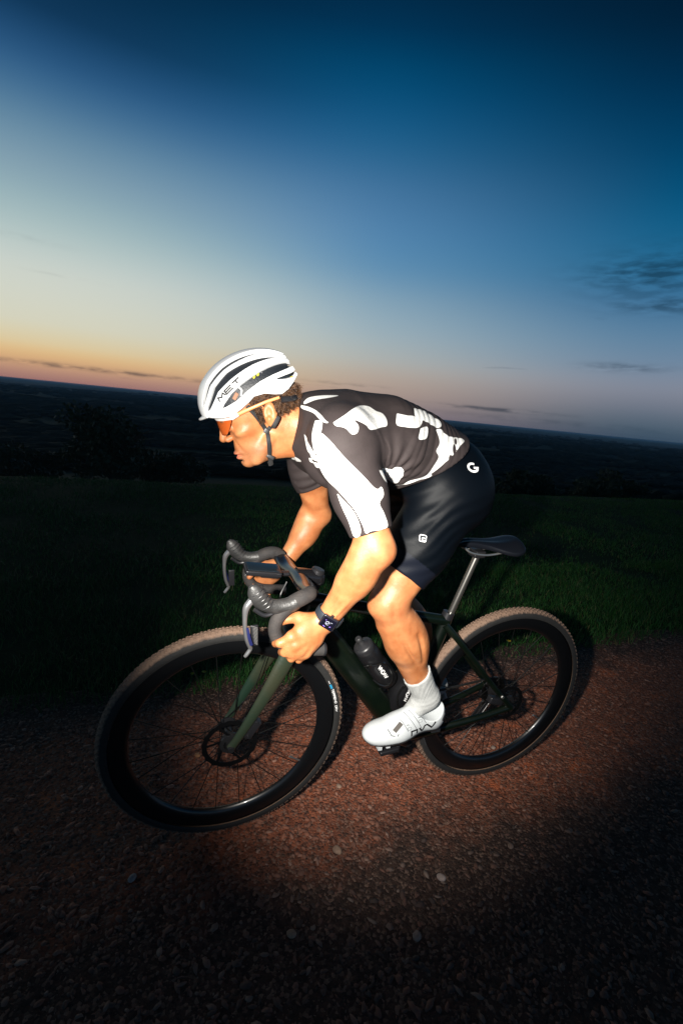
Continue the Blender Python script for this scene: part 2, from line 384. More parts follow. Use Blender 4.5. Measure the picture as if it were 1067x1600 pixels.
# the left hand, closed round the drop
FING = [  # knuckle, middle joint, end joint, tip
    [(.872, .240, .806), (.897, .237, .790), (.900, .214, .776), (.888, .198, .775)],
    [(.863, .246, .788), (.885, .240, .767), (.884, .215, .752), (.870, .200, .756)],
    [(.849, .245, .772), (.867, .239, .749), (.864, .214, .736), (.850, .202, .742)],
    [(.833, .239, .760), (.847, .234, .739), (.843, .213, .727), (.831, .203, .733)]]
def hand(g, side):
    d = np.array([0, 0, 0.]) if side > 0 else HAND_R
    q = lambda p: np.array([p[0], p[1] * side, p[2]]) + d
    wr = q(L_WR)
    g.op(rc(wr, q((.835, .230, .800)), .026, .034, sv=.62), .015)
    g.op(rc(q((.832, .230, .800)), q((.858, .238, .782)), .034, .034, sv=.5), .012)
    g.op(rc(q((.815, .230, .790)), q((.838, .236, .762)), .022, .018, sv=.75), .012)
    for i, (a, b, c, e) in enumerate(FING):
        r = (.0105, .0105, .0100, .0088)[i]
        g.op(el_(q(a), (r * 1.12,) * 3), .008)
        g.op(rc(q((.825 + .006 * (3 - i) / 3, .231, .800 - .004 * i)), q(a), .010, r * 1.0), .009)
        g.op(rc(q(a), q(b), r, r * .93), .004); g.op(rc(q(b), q(c), r * .95, r * .88), .003); g.op(rc(q(c), q(e), r * .88, r * .78), .003)
    g.op(rc(q((.808, .214, .828)), q((.850, .208, .836)), .018, .0135), .014)
    g.op(rc(q((.850, .208, .836)), q((.880, .196, .826)), .0125, .0108), .005); g.op(rc(q((.880, .196, .826)), q((.900, .186, .806)), .0108, .0085), .004)

B = Grid((.03, -.36, .24), (1.07, .36, 1.42), .0030)
torso(B, -.018); pelvis(B, -.018)
for sd in (1, -1):
    arm_upper(B, sd, -.003); thigh(B, sd, -.004); shank(B, sd)
    e, w = (L_EL, L_WR) if sd > 0 else (R_EL, R_WR); e = np.array(e); w = np.array(w)
    B.op(rc(e, e + (w - e) * .42, .0395, .0390, sv=.92), .02)
    B.op(rc(e + (w - e) * .36, w, .0400, .0255, sv=.88), .02)
    B.op(el_(e + np.array([-.014, .0, -.004]), (.026, .024, .026)), .015)
    B.op(el_(e + (w - e) * .22 + np.array([.018, .006 * sd, .006]), (.030, .028, .060), [(1, 0, .4), (0, 1, 0), (-.4, 0, 1)] if False else None), .02)
    hand(B, sd)
# head
B.op(H(el_((.008, 0, .058), (.098, .070, .086))), .02)
B.op(H(el_((.047, 0, .012), (.053, .054, .058))), .02)
B.op(H(el_((.052, 0, -.040), (.046, .040, .048))), .02)
B.op(H(rc((.018, .040, -.048), (.066, .022, -.086), .0125, .012)), .012); B.op(H(rc((.018, -.040, -.048), (.066, -.022, -.086), .0125, .012)), .012)
B.op(H(el_((.0825, 0, -.086), (.0185, .021, .0165))), .012)
for s in (-1, 1):
    B.op(H(el_((.067, s * .041, -.010), (.019, .013, .009))), .018)          # cheekbone
    B.op(H(el_((.095, s * .024, .027), (.014, .024, .0085))), .010)         # brow
    B.op(H(el_((.106, s * .031, .007), (.0125, .0155, .0105))), .010, sub=True)   # eye socket
    B.op(H(el_((.066, s * .040, -.048), (.026, .012, .016))), .010, sub=False) if False else None
B.op(H(el_((.0875, 0, -.058), (.0165, .023, .028))), .009)                     # mouth area
B.op(H(rc((.106, 0, .020), (.1165, 0, -.012), .0074, .0092, sv=.82)), .006)      # nose
B.op(H(el_((.1185, 0, -.0155), (.0092, .0088, .0086))), .004)
for s in (-1, 1): B.op(H(el_((.1065, s * .0115, -.019), (.0100, .0062, .0075))), .004)
B.op(H(el_((.1005, 0, -.0565), (.0092, .021, .0042))), .003)                 # lips
B.op(H(el_((.0985, 0, -.0695), (.0092, .019, .0048))), .003)
B.op(H(el_((.112, 0, -.0625), (.013, .019, .0016))), .002, sub=True)
for s in (-1, 1):
    R3 = [unit((1, 0, .25)), (0, 1, 0), unit((-.25, 0, 1))]
    B.op(H(el_((-.006, s * .0715, .008), (.0160, .0085, .029), R3)), .006)
    B.op(H(el_((-.002, s * .0805, .012), (.0085, .0065, .017), R3)), .004, sub=True)
    B.op(H(el_((.001, s * .0765, .000), (.0050, .0060, .007), R3)), .004)
B.op(rc((.79, 0, 1.260), (.885, 0, 1.262), .060, .054, sv=.92), .02)
B.op(rc((.80, 0, 1.235), (.925, 0, 1.195), .050, .030, sv=.9), .03)
# muscle lines and veins under the skin
for s, e_, w_ in ((1, L_EL, L_WR), (-1, R_EL, R_WR)):
    e_, w_ = np.array(e_), np.array(w_); u_ = unit(w_ - e_); o_ = unit(np.array([.25, .95 * s, .2]) - u_ * (np.array([.25, .95 * s, .2]) @ u_)); p_ = np.cross(u_, o_)
    for k, (t0, t1, ph0, ph1, rr_) in enumerate([(.30, .95, -.5, -.15, .0022), (.45, 1.05, .35, .15, .0018), (.15, .60, .75, .45, .0020)]):
        P0 = e_ + (w_ - e_) * t0; P1 = e_ + (w_ - e_) * t1; R0 = .0385 - .013 * t0; R1 = .0385 - .013 * t1
        B.op(rc(P0 + (o_ * math.cos(ph0) + p_ * math.sin(ph0)) * R0 * .97, P1 + (o_ * math.cos(ph1) + p_ * math.sin(ph1)) * R1 * .95, rr_, rr_), .006)
for s, k_, a_ in ((1, L_KN, L_AN), (-1, R_KN, R_AN)):
    k_, a_ = np.array(k_), np.array(a_); u_ = unit(a_ - k_); f_ = unit(np.cross(np.array([0, 1, 0]), u_)); f_ = f_ if f_[0] > 0 else -f_; y_ = np.array([0, s, 0])
    B.op(rc(k_ + u_ * .08 + f_ * .018 + y_ * .057, k_ + u_ * .24 - f_ * .002 + y_ * .045, .0030, .0025), .012, sub=True)
    B.op(rc(k_ + u_ * .11 - f_ * .034 + y_ * .050, k_ + u_ * .21 - f_ * .020 + y_ * .048, .0030, .0025), .012, sub=True)
    B.op(rc(k_ + f_ * .004 + y_ * .056 - u_ * .02, k_ + f_ * .018 + y_ * .052 + u_ * .035, .0030, .0025), .014, sub=True)
# fold from nose to mouth corner, mouth line, nostrils, eye lids, tendons
for s in (1, -1):
    B.op(H(rc((.098, s * .0190, -.026), (.088, s * .0290, -.056), .0030, .0026)), .006, sub=True)
    B.op(H(rc((.101, s * .012, -.0630), (.0895, s * .0235, -.0650), .0022, .0020)), .0035, sub=True)
    B.op(H(el_((.1070, s * .0075, -.0255), (.0048, .0030, .0030))), .002, sub=True)
    B.op(H(el_((.0950, s * .0300, .0070), (.0080, .0150, .0080))), .006)
    B.op(H(rc((.106, s * .0175, -.012), (.103, s * .0185, -.024), .0022, .0020)), .004, sub=True)
B.op(H(rc((.0965, -.014, -.0795), (.0965, .014, -.0795), .0026, .0026)), .005, sub=True)
for s, w, kd in ((1, L_WR, np.zeros(3)), (-1, R_WR, HAND_R)):
    for i, (a, b, c, e) in enumerate(FING):
        q = lambda p: np.array([p[0], p[1] * s, p[2]]) + kd
        B.op(rc(q((.810 + .004 * (3 - i) / 3, .2445, .812 - .006 * i)), q((a[0], a[1] + .0085, a[2])), .0016, .0026), .006)
BV, BF = B.verts_faces()
BN = B.normals(BV)

# skin: one material; colour only from what skin is (redder at lips, stubble round the jaw, brows)
def headc(P): return (P - HO) @ HR.T
hc = headc(BV)
lip = np.exp(-(((hc[:, 0] - .104) / .014) ** 2 + (hc[:, 1] / .021) ** 2 + ((hc[:, 2] + .063) / .0115) ** 2) ** 2)
stub = np.clip(1.2 - np.abs((hc[:, 2] + .072) / .040), 0, 1) * (hc[:, 0] > .0) * np.clip((hc[:, 0] - .005) / .03, 0, 1) * (np.abs(hc[:, 1]) < .08)
stub = np.maximum(stub, np.exp(-(((hc[:, 0] - .105) / .02) ** 2 + (hc[:, 1] / .024) ** 2 + ((hc[:, 2] + .044) / .008) ** 2)) * .8) * (1 - lip)
brow = np.exp(-((((hc[:, 2] - .027 + .1 * np.abs(np.abs(hc[:, 1]) - .028)) / .0045) ** 2) + ((np.abs(hc[:, 1]) - .028) / .017) ** 4)) * (hc[:, 0] > .07)
red = np.zeros(len(BV), np.float32)
for c, r in ((L_KN, .05), (L_EL, .04)): red += np.exp(-((BV - np.array(c)) ** 2).sum(1) / r ** 2).astype(np.float32)
def attr(me, name, a):
    at = me.attributes.new(name, 'FLOAT', 'POINT'); at.data.foreach_set('value', np.ascontiguousarray(a, np.float32))
M_SKIN = bpy.data.materials.new('skin'); M_SKIN.use_nodes = True; nt = M_SKIN.node_tree; b = nt.nodes['Principled BSDF']
def at_(nt, n): a = nn(nt, 'ShaderNodeAttribute'); a.attribute_name = n; return a.outputs['Fac']
t = nn(nt, 'ShaderNodeTexCoord')
def noise(nt, vec, sc, det=4, rough=.5):
    n = nn(nt, 'ShaderNodeTexNoise'); n.inputs['Scale'].default_value = sc; n.inputs['Detail'].default_value = det; n.inputs['Roughness'].default_value = rough; nt.links.new(vec, n.inputs['Vector']); return n.outputs[0]
n1 = noise(nt, t.outputs['Object'], 26, 5); n2 = noise(nt, t.outputs['Object'], 480, 3)
c = mix(nt, mth(nt, 'MULTIPLY', mth(nt, 'SUBTRACT', n1, .35), 3, clamp=True), (.35, .118, .040, 1), (.49, .198, .077, 1))
c = mix(nt, mth(nt, 'MULTIPLY', at_(nt, 'red'), .35), c, (.60, .20, .11, 1))
c = mix(nt, mth(nt, 'MULTIPLY', at_(nt, 'stubble'), mth(nt, 'MULTIPLY', mth(nt, 'SUBTRACT', noise(nt, t.outputs['Object'], 900, 2), .25), 1.7, clamp=True)), c, (.15, .085, .05, 1))
c = mix(nt, at_(nt, 'lip'), c, (.50, .14, .09, 1)); c = mix(nt, mth(nt, 'MULTIPLY', at_(nt, 'brow'), .8), c, (.06, .03, .015, 1))
nt.links.new(c, b.inputs['Base Color']); b.inputs['Roughness'].default_value = .48
b.inputs['Subsurface Weight'].default_value = .12; b.inputs['Subsurface Radius'].default_value = (1, .35, .18); b.inputs['Subsurface Scale'].default_value = .005
bp = nn(nt, 'ShaderNodeBump'); bp.inputs['Strength'].default_value = .35; bp.inputs['Distance'].default_value = .0012
nt.links.new(mth(nt, 'ADD', mth(nt, 'ADD', n2, mth(nt, 'MULTIPLY', noise(nt, t.outputs['Object'], 22, 2), 5.0)), mth(nt, 'MULTIPLY', noise(nt, t.outputs['Object'], 70, 4), 1.8)), bp.inputs['Height']); nt.links.new(bp.outputs[0], b.inputs['Normal'])

rider = Thing('person', 'cyclist in grey and white jersey and black shorts crouching low over the bicycle', 'person', (.39, 0, 1.10))
me = fastmesh('body', BV, BF, True); attr(me, 'lip', lip); attr(me, 'stubble', stub); attr(me, 'brow', brow); attr(me, 'red', red)
body = rider.part('body', me, M_SKIN)

# ---------------- jersey
def plane(p, n): p = np.array(p); n = unit(n); return lambda x, y, z: (x - p[0]) * n[0] + (y - p[1]) * n[1] + (z - p[2]) * n[2]
J = Grid((.30, -.34, .98), (.90, .34, 1.42), .0034)
torso(J, .002)
J.op(rc((.40, 0, 1.160), (.52, 0, 1.205), .112, .106, sv=1.32), .03); J.op(el_((.400, 0, 1.145), (.136, .153, .128), [(.958, 0, .286), (0, 1, 0), (-.286, 0, .958)]), .03)
for sd in (1, -1): arm_upper(J, sd, .004)
waist = plane((.60, .1, 1.130), (-.50, 0, -.866)); J.cut(lambda x, y, z: waist(x, y, z) + .012 * np.cos(y * 12))
for e, s, y0 in ((L_EL, L_SH, .255), (R_EL, R_SH, .40)):
    e = np.array(e); s_ = np.array(s); n = unit(e - s_); P = e - n * (.042 if s[1] > 0 else .072); pl = plane(P, n); sg = 1 if s[1] > 0 else -1
    J.cut(lambda x, y, z, pl=pl, sg=sg: np.minimum(pl(x, y, z), (sg * y - .198) * 1.0))
J.cut(plane((.856, 0, 1.25), (1, 0, .10)))
JV, JF = J.verts_faces(); JN = J.normals(JV)
def folds(P, N):
    x, y, z = P.T; s = x * .90 + (z - 1.2) * .44; tt = -(x - .5) * .44 + (z - 1.2) * .9      # along and across the trunk
    w = np.clip(1 - np.abs((s - .49) / .13), 0, 1) ** .8 * (np.abs(y) < .2)
    ph = s * 2 * PI / .021 + 2.2 * np.sin(tt * 16 + 1) + 1.3 * np.sin(tt * 41 + s * 30) + 1.1 * np.sin(s * 57)
    d = .0030 * w * (np.abs(np.sin(ph / 2)) ** .8 - .5)
    w2 = np.clip(1 - np.abs((s - .60) / .10), 0, 1) * np.clip((1.26 - z) / .1, 0, 1) * (np.abs(y) < .19)
    d = d + .0026 * w2 * np.sin((x * .75 + z * .9) * 2 * PI / .031 + 2 * np.sin(x * 37))
    # drag lines running from the armpit towards the shoulder
    q = np.hypot(x - .66, z - 1.17); an = np.arctan2(z - 1.17, x - .66); w3 = np.exp(-((q - .07) / .05) ** 2) * (np.abs(y) < .2)
    d = d + .0018 * w3 * np.sin(an * 15 + 5 * q)
    q2 = np.hypot(x - .79, z - 1.15); w4 = np.exp(-((q2 - .06) / .03) ** 2) * (np.abs(y) > .1)
    return d + .0005 * np.sin(x * 90 + z * 55) 
JV0 = JV.copy()
_hd = -waist(*JV.T) - .012 * np.cos(JV[:, 1] * 12)
JV = JV + JN * (folds(JV, JN) * np.clip(_hd / .012, 0, 1))[:, None]
me = fastmesh('jersey', JV, JF, True)
JERSEY_ME = me

# the printed pattern: outlines of the white fields, laid on obliquely from the side (x - .33 y, z)
PATTERN = [[(0.8264, 1.3195), (0.815, 1.3302), (0.784, 1.3381), (0.7427, 1.3439), (0.7677, 1.3355), (0.7979, 1.3272), (0.8229, 1.3155)], [(0.8337, 1.3112), (0.8109, 1.3108), (0.7827, 1.3038), (0.7664, 1.293), (0.759, 1.2901), (0.7707, 1.2894), (0.7983, 1.3009), (0.8295, 1.3047)], [(0.7903, 1.2881), (0.7742, 1.2904), (0.7738, 1.2691), (0.7788, 1.2467), (0.7821, 1.2229), (0.7883, 1.2352), (0.7933, 1.2603)], [(0.7498, 1.2914), (0.7261, 1.3091), (0.7027, 1.3251), (0.6693, 1.3287), (0.6473, 1.3192), (0.6304, 1.3148), (0.6203, 1.3037), (0.621, 1.2912), (0.6378, 1.2876), (0.6634, 1.2845), (0.6769, 1.2937), (0.7044, 1.3023), (0.6938, 1.2909), (0.6949, 1.2777), (0.7062, 1.2736), (0.7188, 1.2828), (0.7284, 1.2859), (0.7423, 1.2863)], [(0.592, 1.3184), (0.5688, 1.3158), (0.5385, 1.3153), (0.5211, 1.3082), (0.532, 1.2934), (0.5651, 1.2911), (0.594, 1.2945)], [(0.5408, 1.3332), (0.5056, 1.3264), (0.4582, 1.3048), (0.4698, 1.2919), (0.5066, 1.304), (0.5387, 1.3139)], [(0.5291, 1.2898), (0.5065, 1.293), (0.5105, 1.2693), (0.5343, 1.2677)], [(0.4759, 1.2895), (0.4599, 1.2875), (0.44, 1.2746), (0.3806, 1.2659), (0.3996, 1.2519), (0.4319, 1.2225), (0.4622, 1.1972), (0.4895, 1.1769), (0.4809, 1.1978), (0.4676, 1.2243), (0.4761, 1.2393), (0.4681, 1.2589)], [(0.6337, 1.2025), (0.6012, 1.1936), (0.578, 1.2005), (0.563, 1.1926), (0.5595, 1.1748), (0.5752, 1.1522), (0.6119, 1.1754), (0.6259, 1.1908)], [(0.5744, 1.1404), (0.4911, 1.178), (0.4833, 1.1723)], [(0.7717, 1.2674), (0.7526, 1.2557), (0.7166, 1.2255), (0.6755, 1.1947), (0.6389, 1.1673), (0.6265, 1.1708), (0.6195, 1.1538), (0.628, 1.1375), (0.612, 1.1143), (0.602, 1.0859), (0.6388, 1.0794), (0.6498, 1.072), (0.6601, 1.0905), (0.6857, 1.1244), (0.7217, 1.1529), (0.7525, 1.1706), (0.7745, 1.2055), (0.7811, 1.2372)], [(0.7249, 1.1482), (0.6953, 1.1271), (0.6764, 1.107), (0.6629, 1.0804), (0.6636, 1.0615), (0.6742, 1.0579), (0.6901, 1.088), (0.711, 1.1229)], [(0.8146, 1.2513), (0.796, 1.2348), (0.7781, 1.2119), (0.7805, 1.2053), (0.8029, 1.2118)], [(0.7981, 1.1959), (0.7742, 1.2014), (0.7703, 1.1909), (0.7919, 1.1881)], [(0.8433, 1.1824), (0.8175, 1.1777), (0.8506, 1.1605)]]
def poly_sd(P, px, pz):
    """signed distance, positive inside"""
    P = np.array(P); best = np.full(len(px), 1e9); ins = np.zeros(len(px), bool)
    for (ax_, az_), (bx, bz) in zip(P, np.roll(P, -1, 0)):
        dx, dz = bx - ax_, bz - az_; t = np.clip(((px - ax_) * dx + (pz - az_) * dz) / (dx * dx + dz * dz + 1e-12), 0, 1)
        best = np.minimum(best, np.hypot(px - ax_ - t * dx, pz - az_ - t * dz))
        c_ = ((az_ > pz) != (bz > pz)) & (px < dx * (pz - az_) / (dz if abs(dz) > 1e-12 else 1e-12) + ax_); ins ^= c_
    return np.where(ins, best, -best)
def smooth_poly(P):
    Q = spline([tuple(p) for p in P] + [tuple(P[0])], 4); return [tuple(q) for q in Q[:-1]]
sdp = np.full(len(JV), -1.0); PX_ = JV0[:, 0] - .33 * JV0[:, 1]
for P in PATTERN: sdp = np.maximum(sdp, poly_sd(smooth_poly(P), PX_, JV0[:, 2]))
for q, r_ in (((.452 - .33 * .10, 1.245), .006), ((.470 - .33 * .12, 1.222), .005), ((.440 - .33 * .08, 1.262), .004)): sdp = np.minimum(sdp, np.hypot(PX_ - q[0], (JV0[:, 2] - q[1]) * .5) - r_)
sdp = np.where(JV[:, 1] < -.12, -.02, sdp)
attr(JERSEY_ME, 'white_field', sdp)
M_JERSEY = bpy.data.materials.new('jersey_fabric'); M_JERSEY.use_nodes = True
nt = M_JERSEY.node_tree; b = nt.nodes['Principled BSDF']; t = nn(nt, 'ShaderNodeTexCoord')
wf = mth(nt, 'MULTIPLY', mth(nt, 'ADD', at_(nt, 'white_field'), .0006), 900, clamp=True)
nt.links.new(mix(nt, wf, mix(nt, noise(nt, t.outputs['Object'], 40, 4), (.024, .0185, .0185, 1), (.040, .031, .031, 1)), (.72, .72, .70, 1)), b.inputs['Base Color']); b.inputs['Roughness'].default_value = .7; b.inputs['Specular IOR Level'].default_value = .22
bp = nn(nt, 'ShaderNodeBump'); bp.inputs['Strength'].default_value = .3; bp.inputs['Distance'].default_value = .0012; nt.links.new(mth(nt, 'ADD', noise(nt, t.outputs['Object'], 1100, 2), noise(nt, t.outputs['Object'], 55, 3)), bp.inputs['Height']); nt.links.new(bp.outputs[0], b.inputs['Normal'])
rider_jersey = rider.part('jersey', me, M_JERSEY)

# ---------------- bib shorts
SG = Grid((.20, -.26, .66), (.76, .26, 1.33), .0034)
pelvis(SG, .002); SG.op(rc((.50, 0, 1.185), (.60, 0, 1.215), .096, .094, sv=1.36), .03)
for sd in (1, -1): thigh(SG, sd, .003)
HEM = {}
for a, b, sg, dl in ((L_HIP, L_KN, 1, .248), (R_HIP, R_KN, -1, .262)):
    a = np.array(a); n = unit(np.array(b) - a); 
    if sg > 0: n = unit(n + np.array([.13, 0, -.02]))
    P = a + unit(np.array(b) - np.array(a)) * dl; HEM[sg] = (P, n); pl = plane(P, n)
    SG.cut(lambda x, y, z, pl=pl, sg=sg: np.minimum(pl(x, y, z), sg * y - .0))
SG.cut(plane((.60, 0, 1.20), (.60, 0, .80)))
SV, SF = SG.verts_faces(); SN = SG.normals(SV)
x, y, z = SV.T
w = np.exp(-(((x - .50) / .10) ** 2 + ((z - 1.06) / .07) ** 2)); d = .0014 * w * np.sin((x * .55 + z) * 2 * PI / .036 + 3 * np.sin(x * 25)) + .0012 * np.exp(-((z - 1.0) / .1) ** 2) * np.sin(x * 60 + z * 95 + 2 * np.sin(z * 40))
SV = SV + SN * d[:, None]
grip = np.zeros(len(SV))
for sg, (P, n) in HEM.items(): grip = np.maximum(grip, ((SV - P) @ n + .048) * (np.sign(SV[:, 1]) == sg) - 1 * (np.sign(SV[:, 1]) != sg))
me = fastmesh('shorts', SV, SF, True); attr(me, 'grip', grip)
M_SHORT = mat('shorts_lycra', (.0045, .0062, .010), .48, bump=.25, bscale=900, spec=.12); nt = M_SHORT.node_tree
nt.links.new(mix(nt, mth(nt, 'GREATER_THAN', at_(nt, 'grip'), 0.0), (.0011, .0022, .0040, 1), (.0050, .0066, .012, 1)), bsdf(M_SHORT).inputs['Base Color'])
shorts = rider.part('shorts', me, M_SHORT)

# ---------------- socks and shoes
M_SOCK = mat('sock_knit', (.44, .45, .44), .95, bump=.5, bscale=500, var=.12, vscale=60)
M_SHOE = mat('shoe_microfibre', (.56, .59, .60), .42, bump=.10, bscale=700, var=.05, vscale=40)
M_SOLE = mat('shoe_sole', (.012, .013, .015), .5, bump=.4, bscale=300)
M_BLACKPL = mat('black_plastic', (.012, .012, .014), .35)
M_RUBBER = mat('black_rubber', (.022, .022, .023), .75, bump=.4, bscale=400)
for sg, kn, an in ((1, L_KN, L_AN), (-1, R_KN, R_AN)):
    an = np.array(an); up = unit(np.array(kn) - an)
    K = Grid(an - np.array([.10, .07, .09]), an + np.array([.19, .07, .16]), .0026); shank(K, sg, .0055)
    P = an + up * (.105 if sg > 0 else .12); K.cut(plane(P, up + np.array([.22, 0, 0])))
    K.cut(plane(an - up * .06, -up)); v, f = K.verts_faces(); nn_ = K.normals(v); q = (v - an) @ up
    v = v + nn_ * (.0005 * np.sin(np.arctan2((v - an) @ np.array([0, 1, 0]), (v - an) @ np.array([1, 0, .3])) * 46) + .0004 * np.exp(-((q - .01) / .02) ** 2) * np.sin(q * 420 + v[:, 1] * 60))[:, None]
    rider.part('sock', fastmesh('sock', v, f, True), M_SOCK)
def shoe_grid(kind):
    g = Grid((-.012, -.06, -.012), (.30, .06, .13), .0022); o = .0025 if kind == 'sole' else 0
    g.op(el_((.042, 0, .042), (.043 + o, .033 + o, .050 + o)), .01); g.op(rc((.05, -.002, .034), (.16, .003, .031), .034 + o, .037 + o, sv=1.0), .02)
    g.op(el_((.182, .004, .026), (.074 + o, .0455 + o, .036 + o)), .02); g.op(el_((.232, -.002, .024), (.043 + o, .036 + o, .0255 + o)), .02)
    g.op(rc((.078, 0, .072), (.175, 0, .038), .035 + o, .027 + o, sv=.9), .02)
    if kind == 'upper':
        g.op(rc((.052, 0, .05), (.058, 0, .10), .037, .038), .015)
        g.cut(lambda x, y, z: z - (.052 + np.where(x > .06, .052 * ((x - .06) / .075) ** 2, .028 * ((.06 - x) / .05) ** 2)))
        g.cut(lambda x, y, z: .006 - z + 0 * x)
    else:
        g.cut(lambda x, y, z: z - (.0105 + .006 * np.sin(x * 11.5)) + 0 * y); g.cut(lambda x, y, z: -.001 - z + 0 * x + .010 * np.exp(-((x - .115) / .022) ** 2))
    return g.verts_faces()
UPV, UPF = shoe_grid('upper'); SOV, SOF = shoe_grid('sole')
SHOES = {}
for sg, heel, pitch, yaw in ((1, (.320, .122, .384), -3.5, 3), (-1, (.118, -.122, .232), -17, -4)):
    p_, w_ = math.radians(pitch), math.radians(yaw)
    R = np.array([unit((math.cos(p_) * math.cos(w_), math.sin(w_), math.sin(p_))), (0, 0, 0), (0, 0, 0)]); R[1] = unit(np.cross((0, 0, 1), R[0])); R[2] = np.cross(R[0], R[1])
    F = lambda v, heel=heel, R=R, sg=sg: np.array(heel) + (np.asarray(v, float) * np.array([1, sg, 1])) @ R
    fl_ = (lambda f: f) if sg > 0 else (lambda f: f[:, ::-1])
    sh = rider.part('shoe', fastmesh('shoe', F(UPV), fl_(UPF), True), M_SHOE)
    rider.part('sole', fastmesh('sole', F(SOV), fl_(SOF), True), M_SOLE, parent=sh)
    SHOES[sg] = (sh, F)
    for u, q, sz in [(u, s * .024, (.012, .016, .010)) for u in (.232, .205) for s in (-1, 1)] + [(.035, s * .017, (.03, .012, .010)) for s in (-1, 1)]:
        mb = MB().box(F((u, q, -.006)), sz); rider.part('lug', mb.me(sm=False), M_SHOE if sg > 0 and u > .1 else M_SOLE, parent=sh)

# ---------------- lettering and seams: strokes pressed on to a surface
def bvh(V_, F_): return BVHTree.FromPolygons([tuple(v) for v in V_], [tuple(f) for f in F_])
BV_J, BV_S, BV_B, BV_SH = bvh(JV, JF), bvh(SV, SF), bvh(BV, BF), bvh(SHOES[1][1](UPV), UPF)
FONT = {'M': [[(0, 0), (.12, 1), (.5, .35), (.88, 1), (1, 0)]], 'E': [[(1, 1), (0, 1), (0, 0), (1, 0)], [(0, .5), (.85, .5)]], 'T': [[(0, 1), (1, 1)], [(.5, 1), (.5, 0)]],
        'V': [[(0, 1), (.5, 0), (1, 1)]], 'N': [[(0, 0), (0, 1), (1, 0), (1, 1)]], 'O': [[(.3, 0), (0, .3), (0, .7), (.3, 1), (.7, 1), (1, .7), (1, .3), (.7, 0), (.3, 0)]],
        'A': [[(0, 0), (.5, 1), (1, 0)]], 'W': [[(0, 1), (.25, 0), (.5, .8), (.75, 0), (1, 1)]], 'I': [[(.5, 0), (.5, 1)]], 'D': [[(0, 0), (0, 1), (.6, 1), (1, .65), (1, .35), (.6, 0), (0, 0)]],
        'R': [[(0, 0), (0, 1), (.8, 1), (1, .8), (.8, .5), (0, .5)], [(.5, .5), (1, 0)]], 'Y': [[(0, 1), (.5, .5), (1, 1)], [(.5, .5), (.5, 0)]], ' ': []}
def strokes(ST, O, rx, ry, w, tree, off=.0012, nrm=None, depth=.15, step=.003, name='lettering'):
    """2-D polylines (metres) laid on the surface hit by a ray from O + x rx + y ry along -nrm"""
    O, rx, ry = V(O), V(rx).normalized(), V(ry); ry = (ry - rx * ry.dot(rx)).normalized(); n = V(nrm).normalized() if nrm is not None else rx.cross(ry)
    mb = MB()
    for st in ST:
        P = [V((*st[0], 0))]
        for a, b in zip(st[:-1], st[1:]):
            a, b = V((*a, 0)), V((*b, 0)); k = max(1, int((b - a).length / step))
            for i in range(1, k + 1): P.append(a.lerp(b, i / k))
        vs = []; ok = True; closed = (P[0] - P[-1]).length < 1e-6
        for i, p in enumerate(P):
            a_, c_ = (P[i - 1] if i else (P[-2] if closed else P[0])), (P[i + 1] if i < len(P) - 1 else (P[1] if closed else P[-1]))
            d1 = (p - a_); d2 = (c_ - p); d1 = d1.normalized() if d1.length > 1e-9 else d2.normalized(); d2 = d2.normalized() if d2.length > 1e-9 else d1
            t = (d1 + d2); t = t.normalized() if t.length > 1e-4 else d1; s = V((-t.y, t.x, 0)) / max(.55, abs(t.dot(d1)))
            for q in (p + s * w / 2, p - s * w / 2):
                o = O + rx * q.x + ry * q.y + n * depth
                if tree is None: h = o - n * depth
                else:
                    h, hn, _, _ = tree.ray_cast(o, -n, depth * 2.2)
                    if h is None: h = vs[-1] if vs else None
                    else: h = h + n * off * .6 + hn * off * .6 * (1 if hn.dot(n) > 0 else -1)
                if h is None: ok = False; break
                vs.append(h)
            if not ok: break
        if ok and len(vs) >= 4: mb.add(vs, [(2 * i, 2 * i + 1, 2 * i + 3, 2 * i + 2) for i in range(len(vs) // 2 - 1)])
    m = mesh(name, mb.v, mb.f)
    return m
def text_strokes(txt, w, h, gap=.22, slant=0, wid=None):
    n = len(txt); cw = w / (n + gap * (n - 1)); out = []
    for i, ch in enumerate(txt):
        for st in FONT[ch]: out.append([(i * cw * (1 + gap) + px * cw + slant * py * h, py * h) for px, py in st])
    return out
def arcpts(cx, cy, rx, ry, a0, a1, n=20): return [(cx + rx * math.cos(math.radians(a0 + (a1 - a0) * i / n)), cy + ry * math.sin(math.radians(a0 + (a1 - a0) * i / n))) for i in range(n + 1)]
M_WHITEP = mat('white_print', (.80, .80, .80), .5); M_BLACKP = mat('black_print', (.010, .010, .012), .5); M_GREYP = mat('grey_print', (.06, .06, .07), .5)
M_YEL = mat('yellow_print', (.80, .70, .02), .5)
VIEWN = V((.30, .95, .05))

# G on the hip, small square badge on the thigh
G_O, G_R, G_U = (.4046, .1434, 1.2012), (-1, -.10, .02), (-.12, -.45, .8)
gst = [arcpts(0, 0, .0150, .0115, 60, 330) + [(.0150, -.001), (.002, -.001)]]
rider.part('logo', strokes(gst, G_O, G_R, G_U, .0062, BV_S, off=.0018, nrm=(-.05, .8, .6)), M_WHITEP, parent=shorts)
sq = [[(-.008, -.006), (-.008, .006), (-.006, .008), (.006, .008), (.008, .006), (.008, -.006), (.006, -.008), (-.006, -.008), (-.008, -.006)], arcpts(.0015, -.0015, .0036, .0036, 20, 320, 10)]
rider.part('badge', strokes(sq, (.539, .18, 1.0218), (-1, .25, -.1), (-.1, -.2, 1), .0018, BV_S, off=.0016, nrm=(.2, 1, .2)), M_WHITEP, parent=shorts)

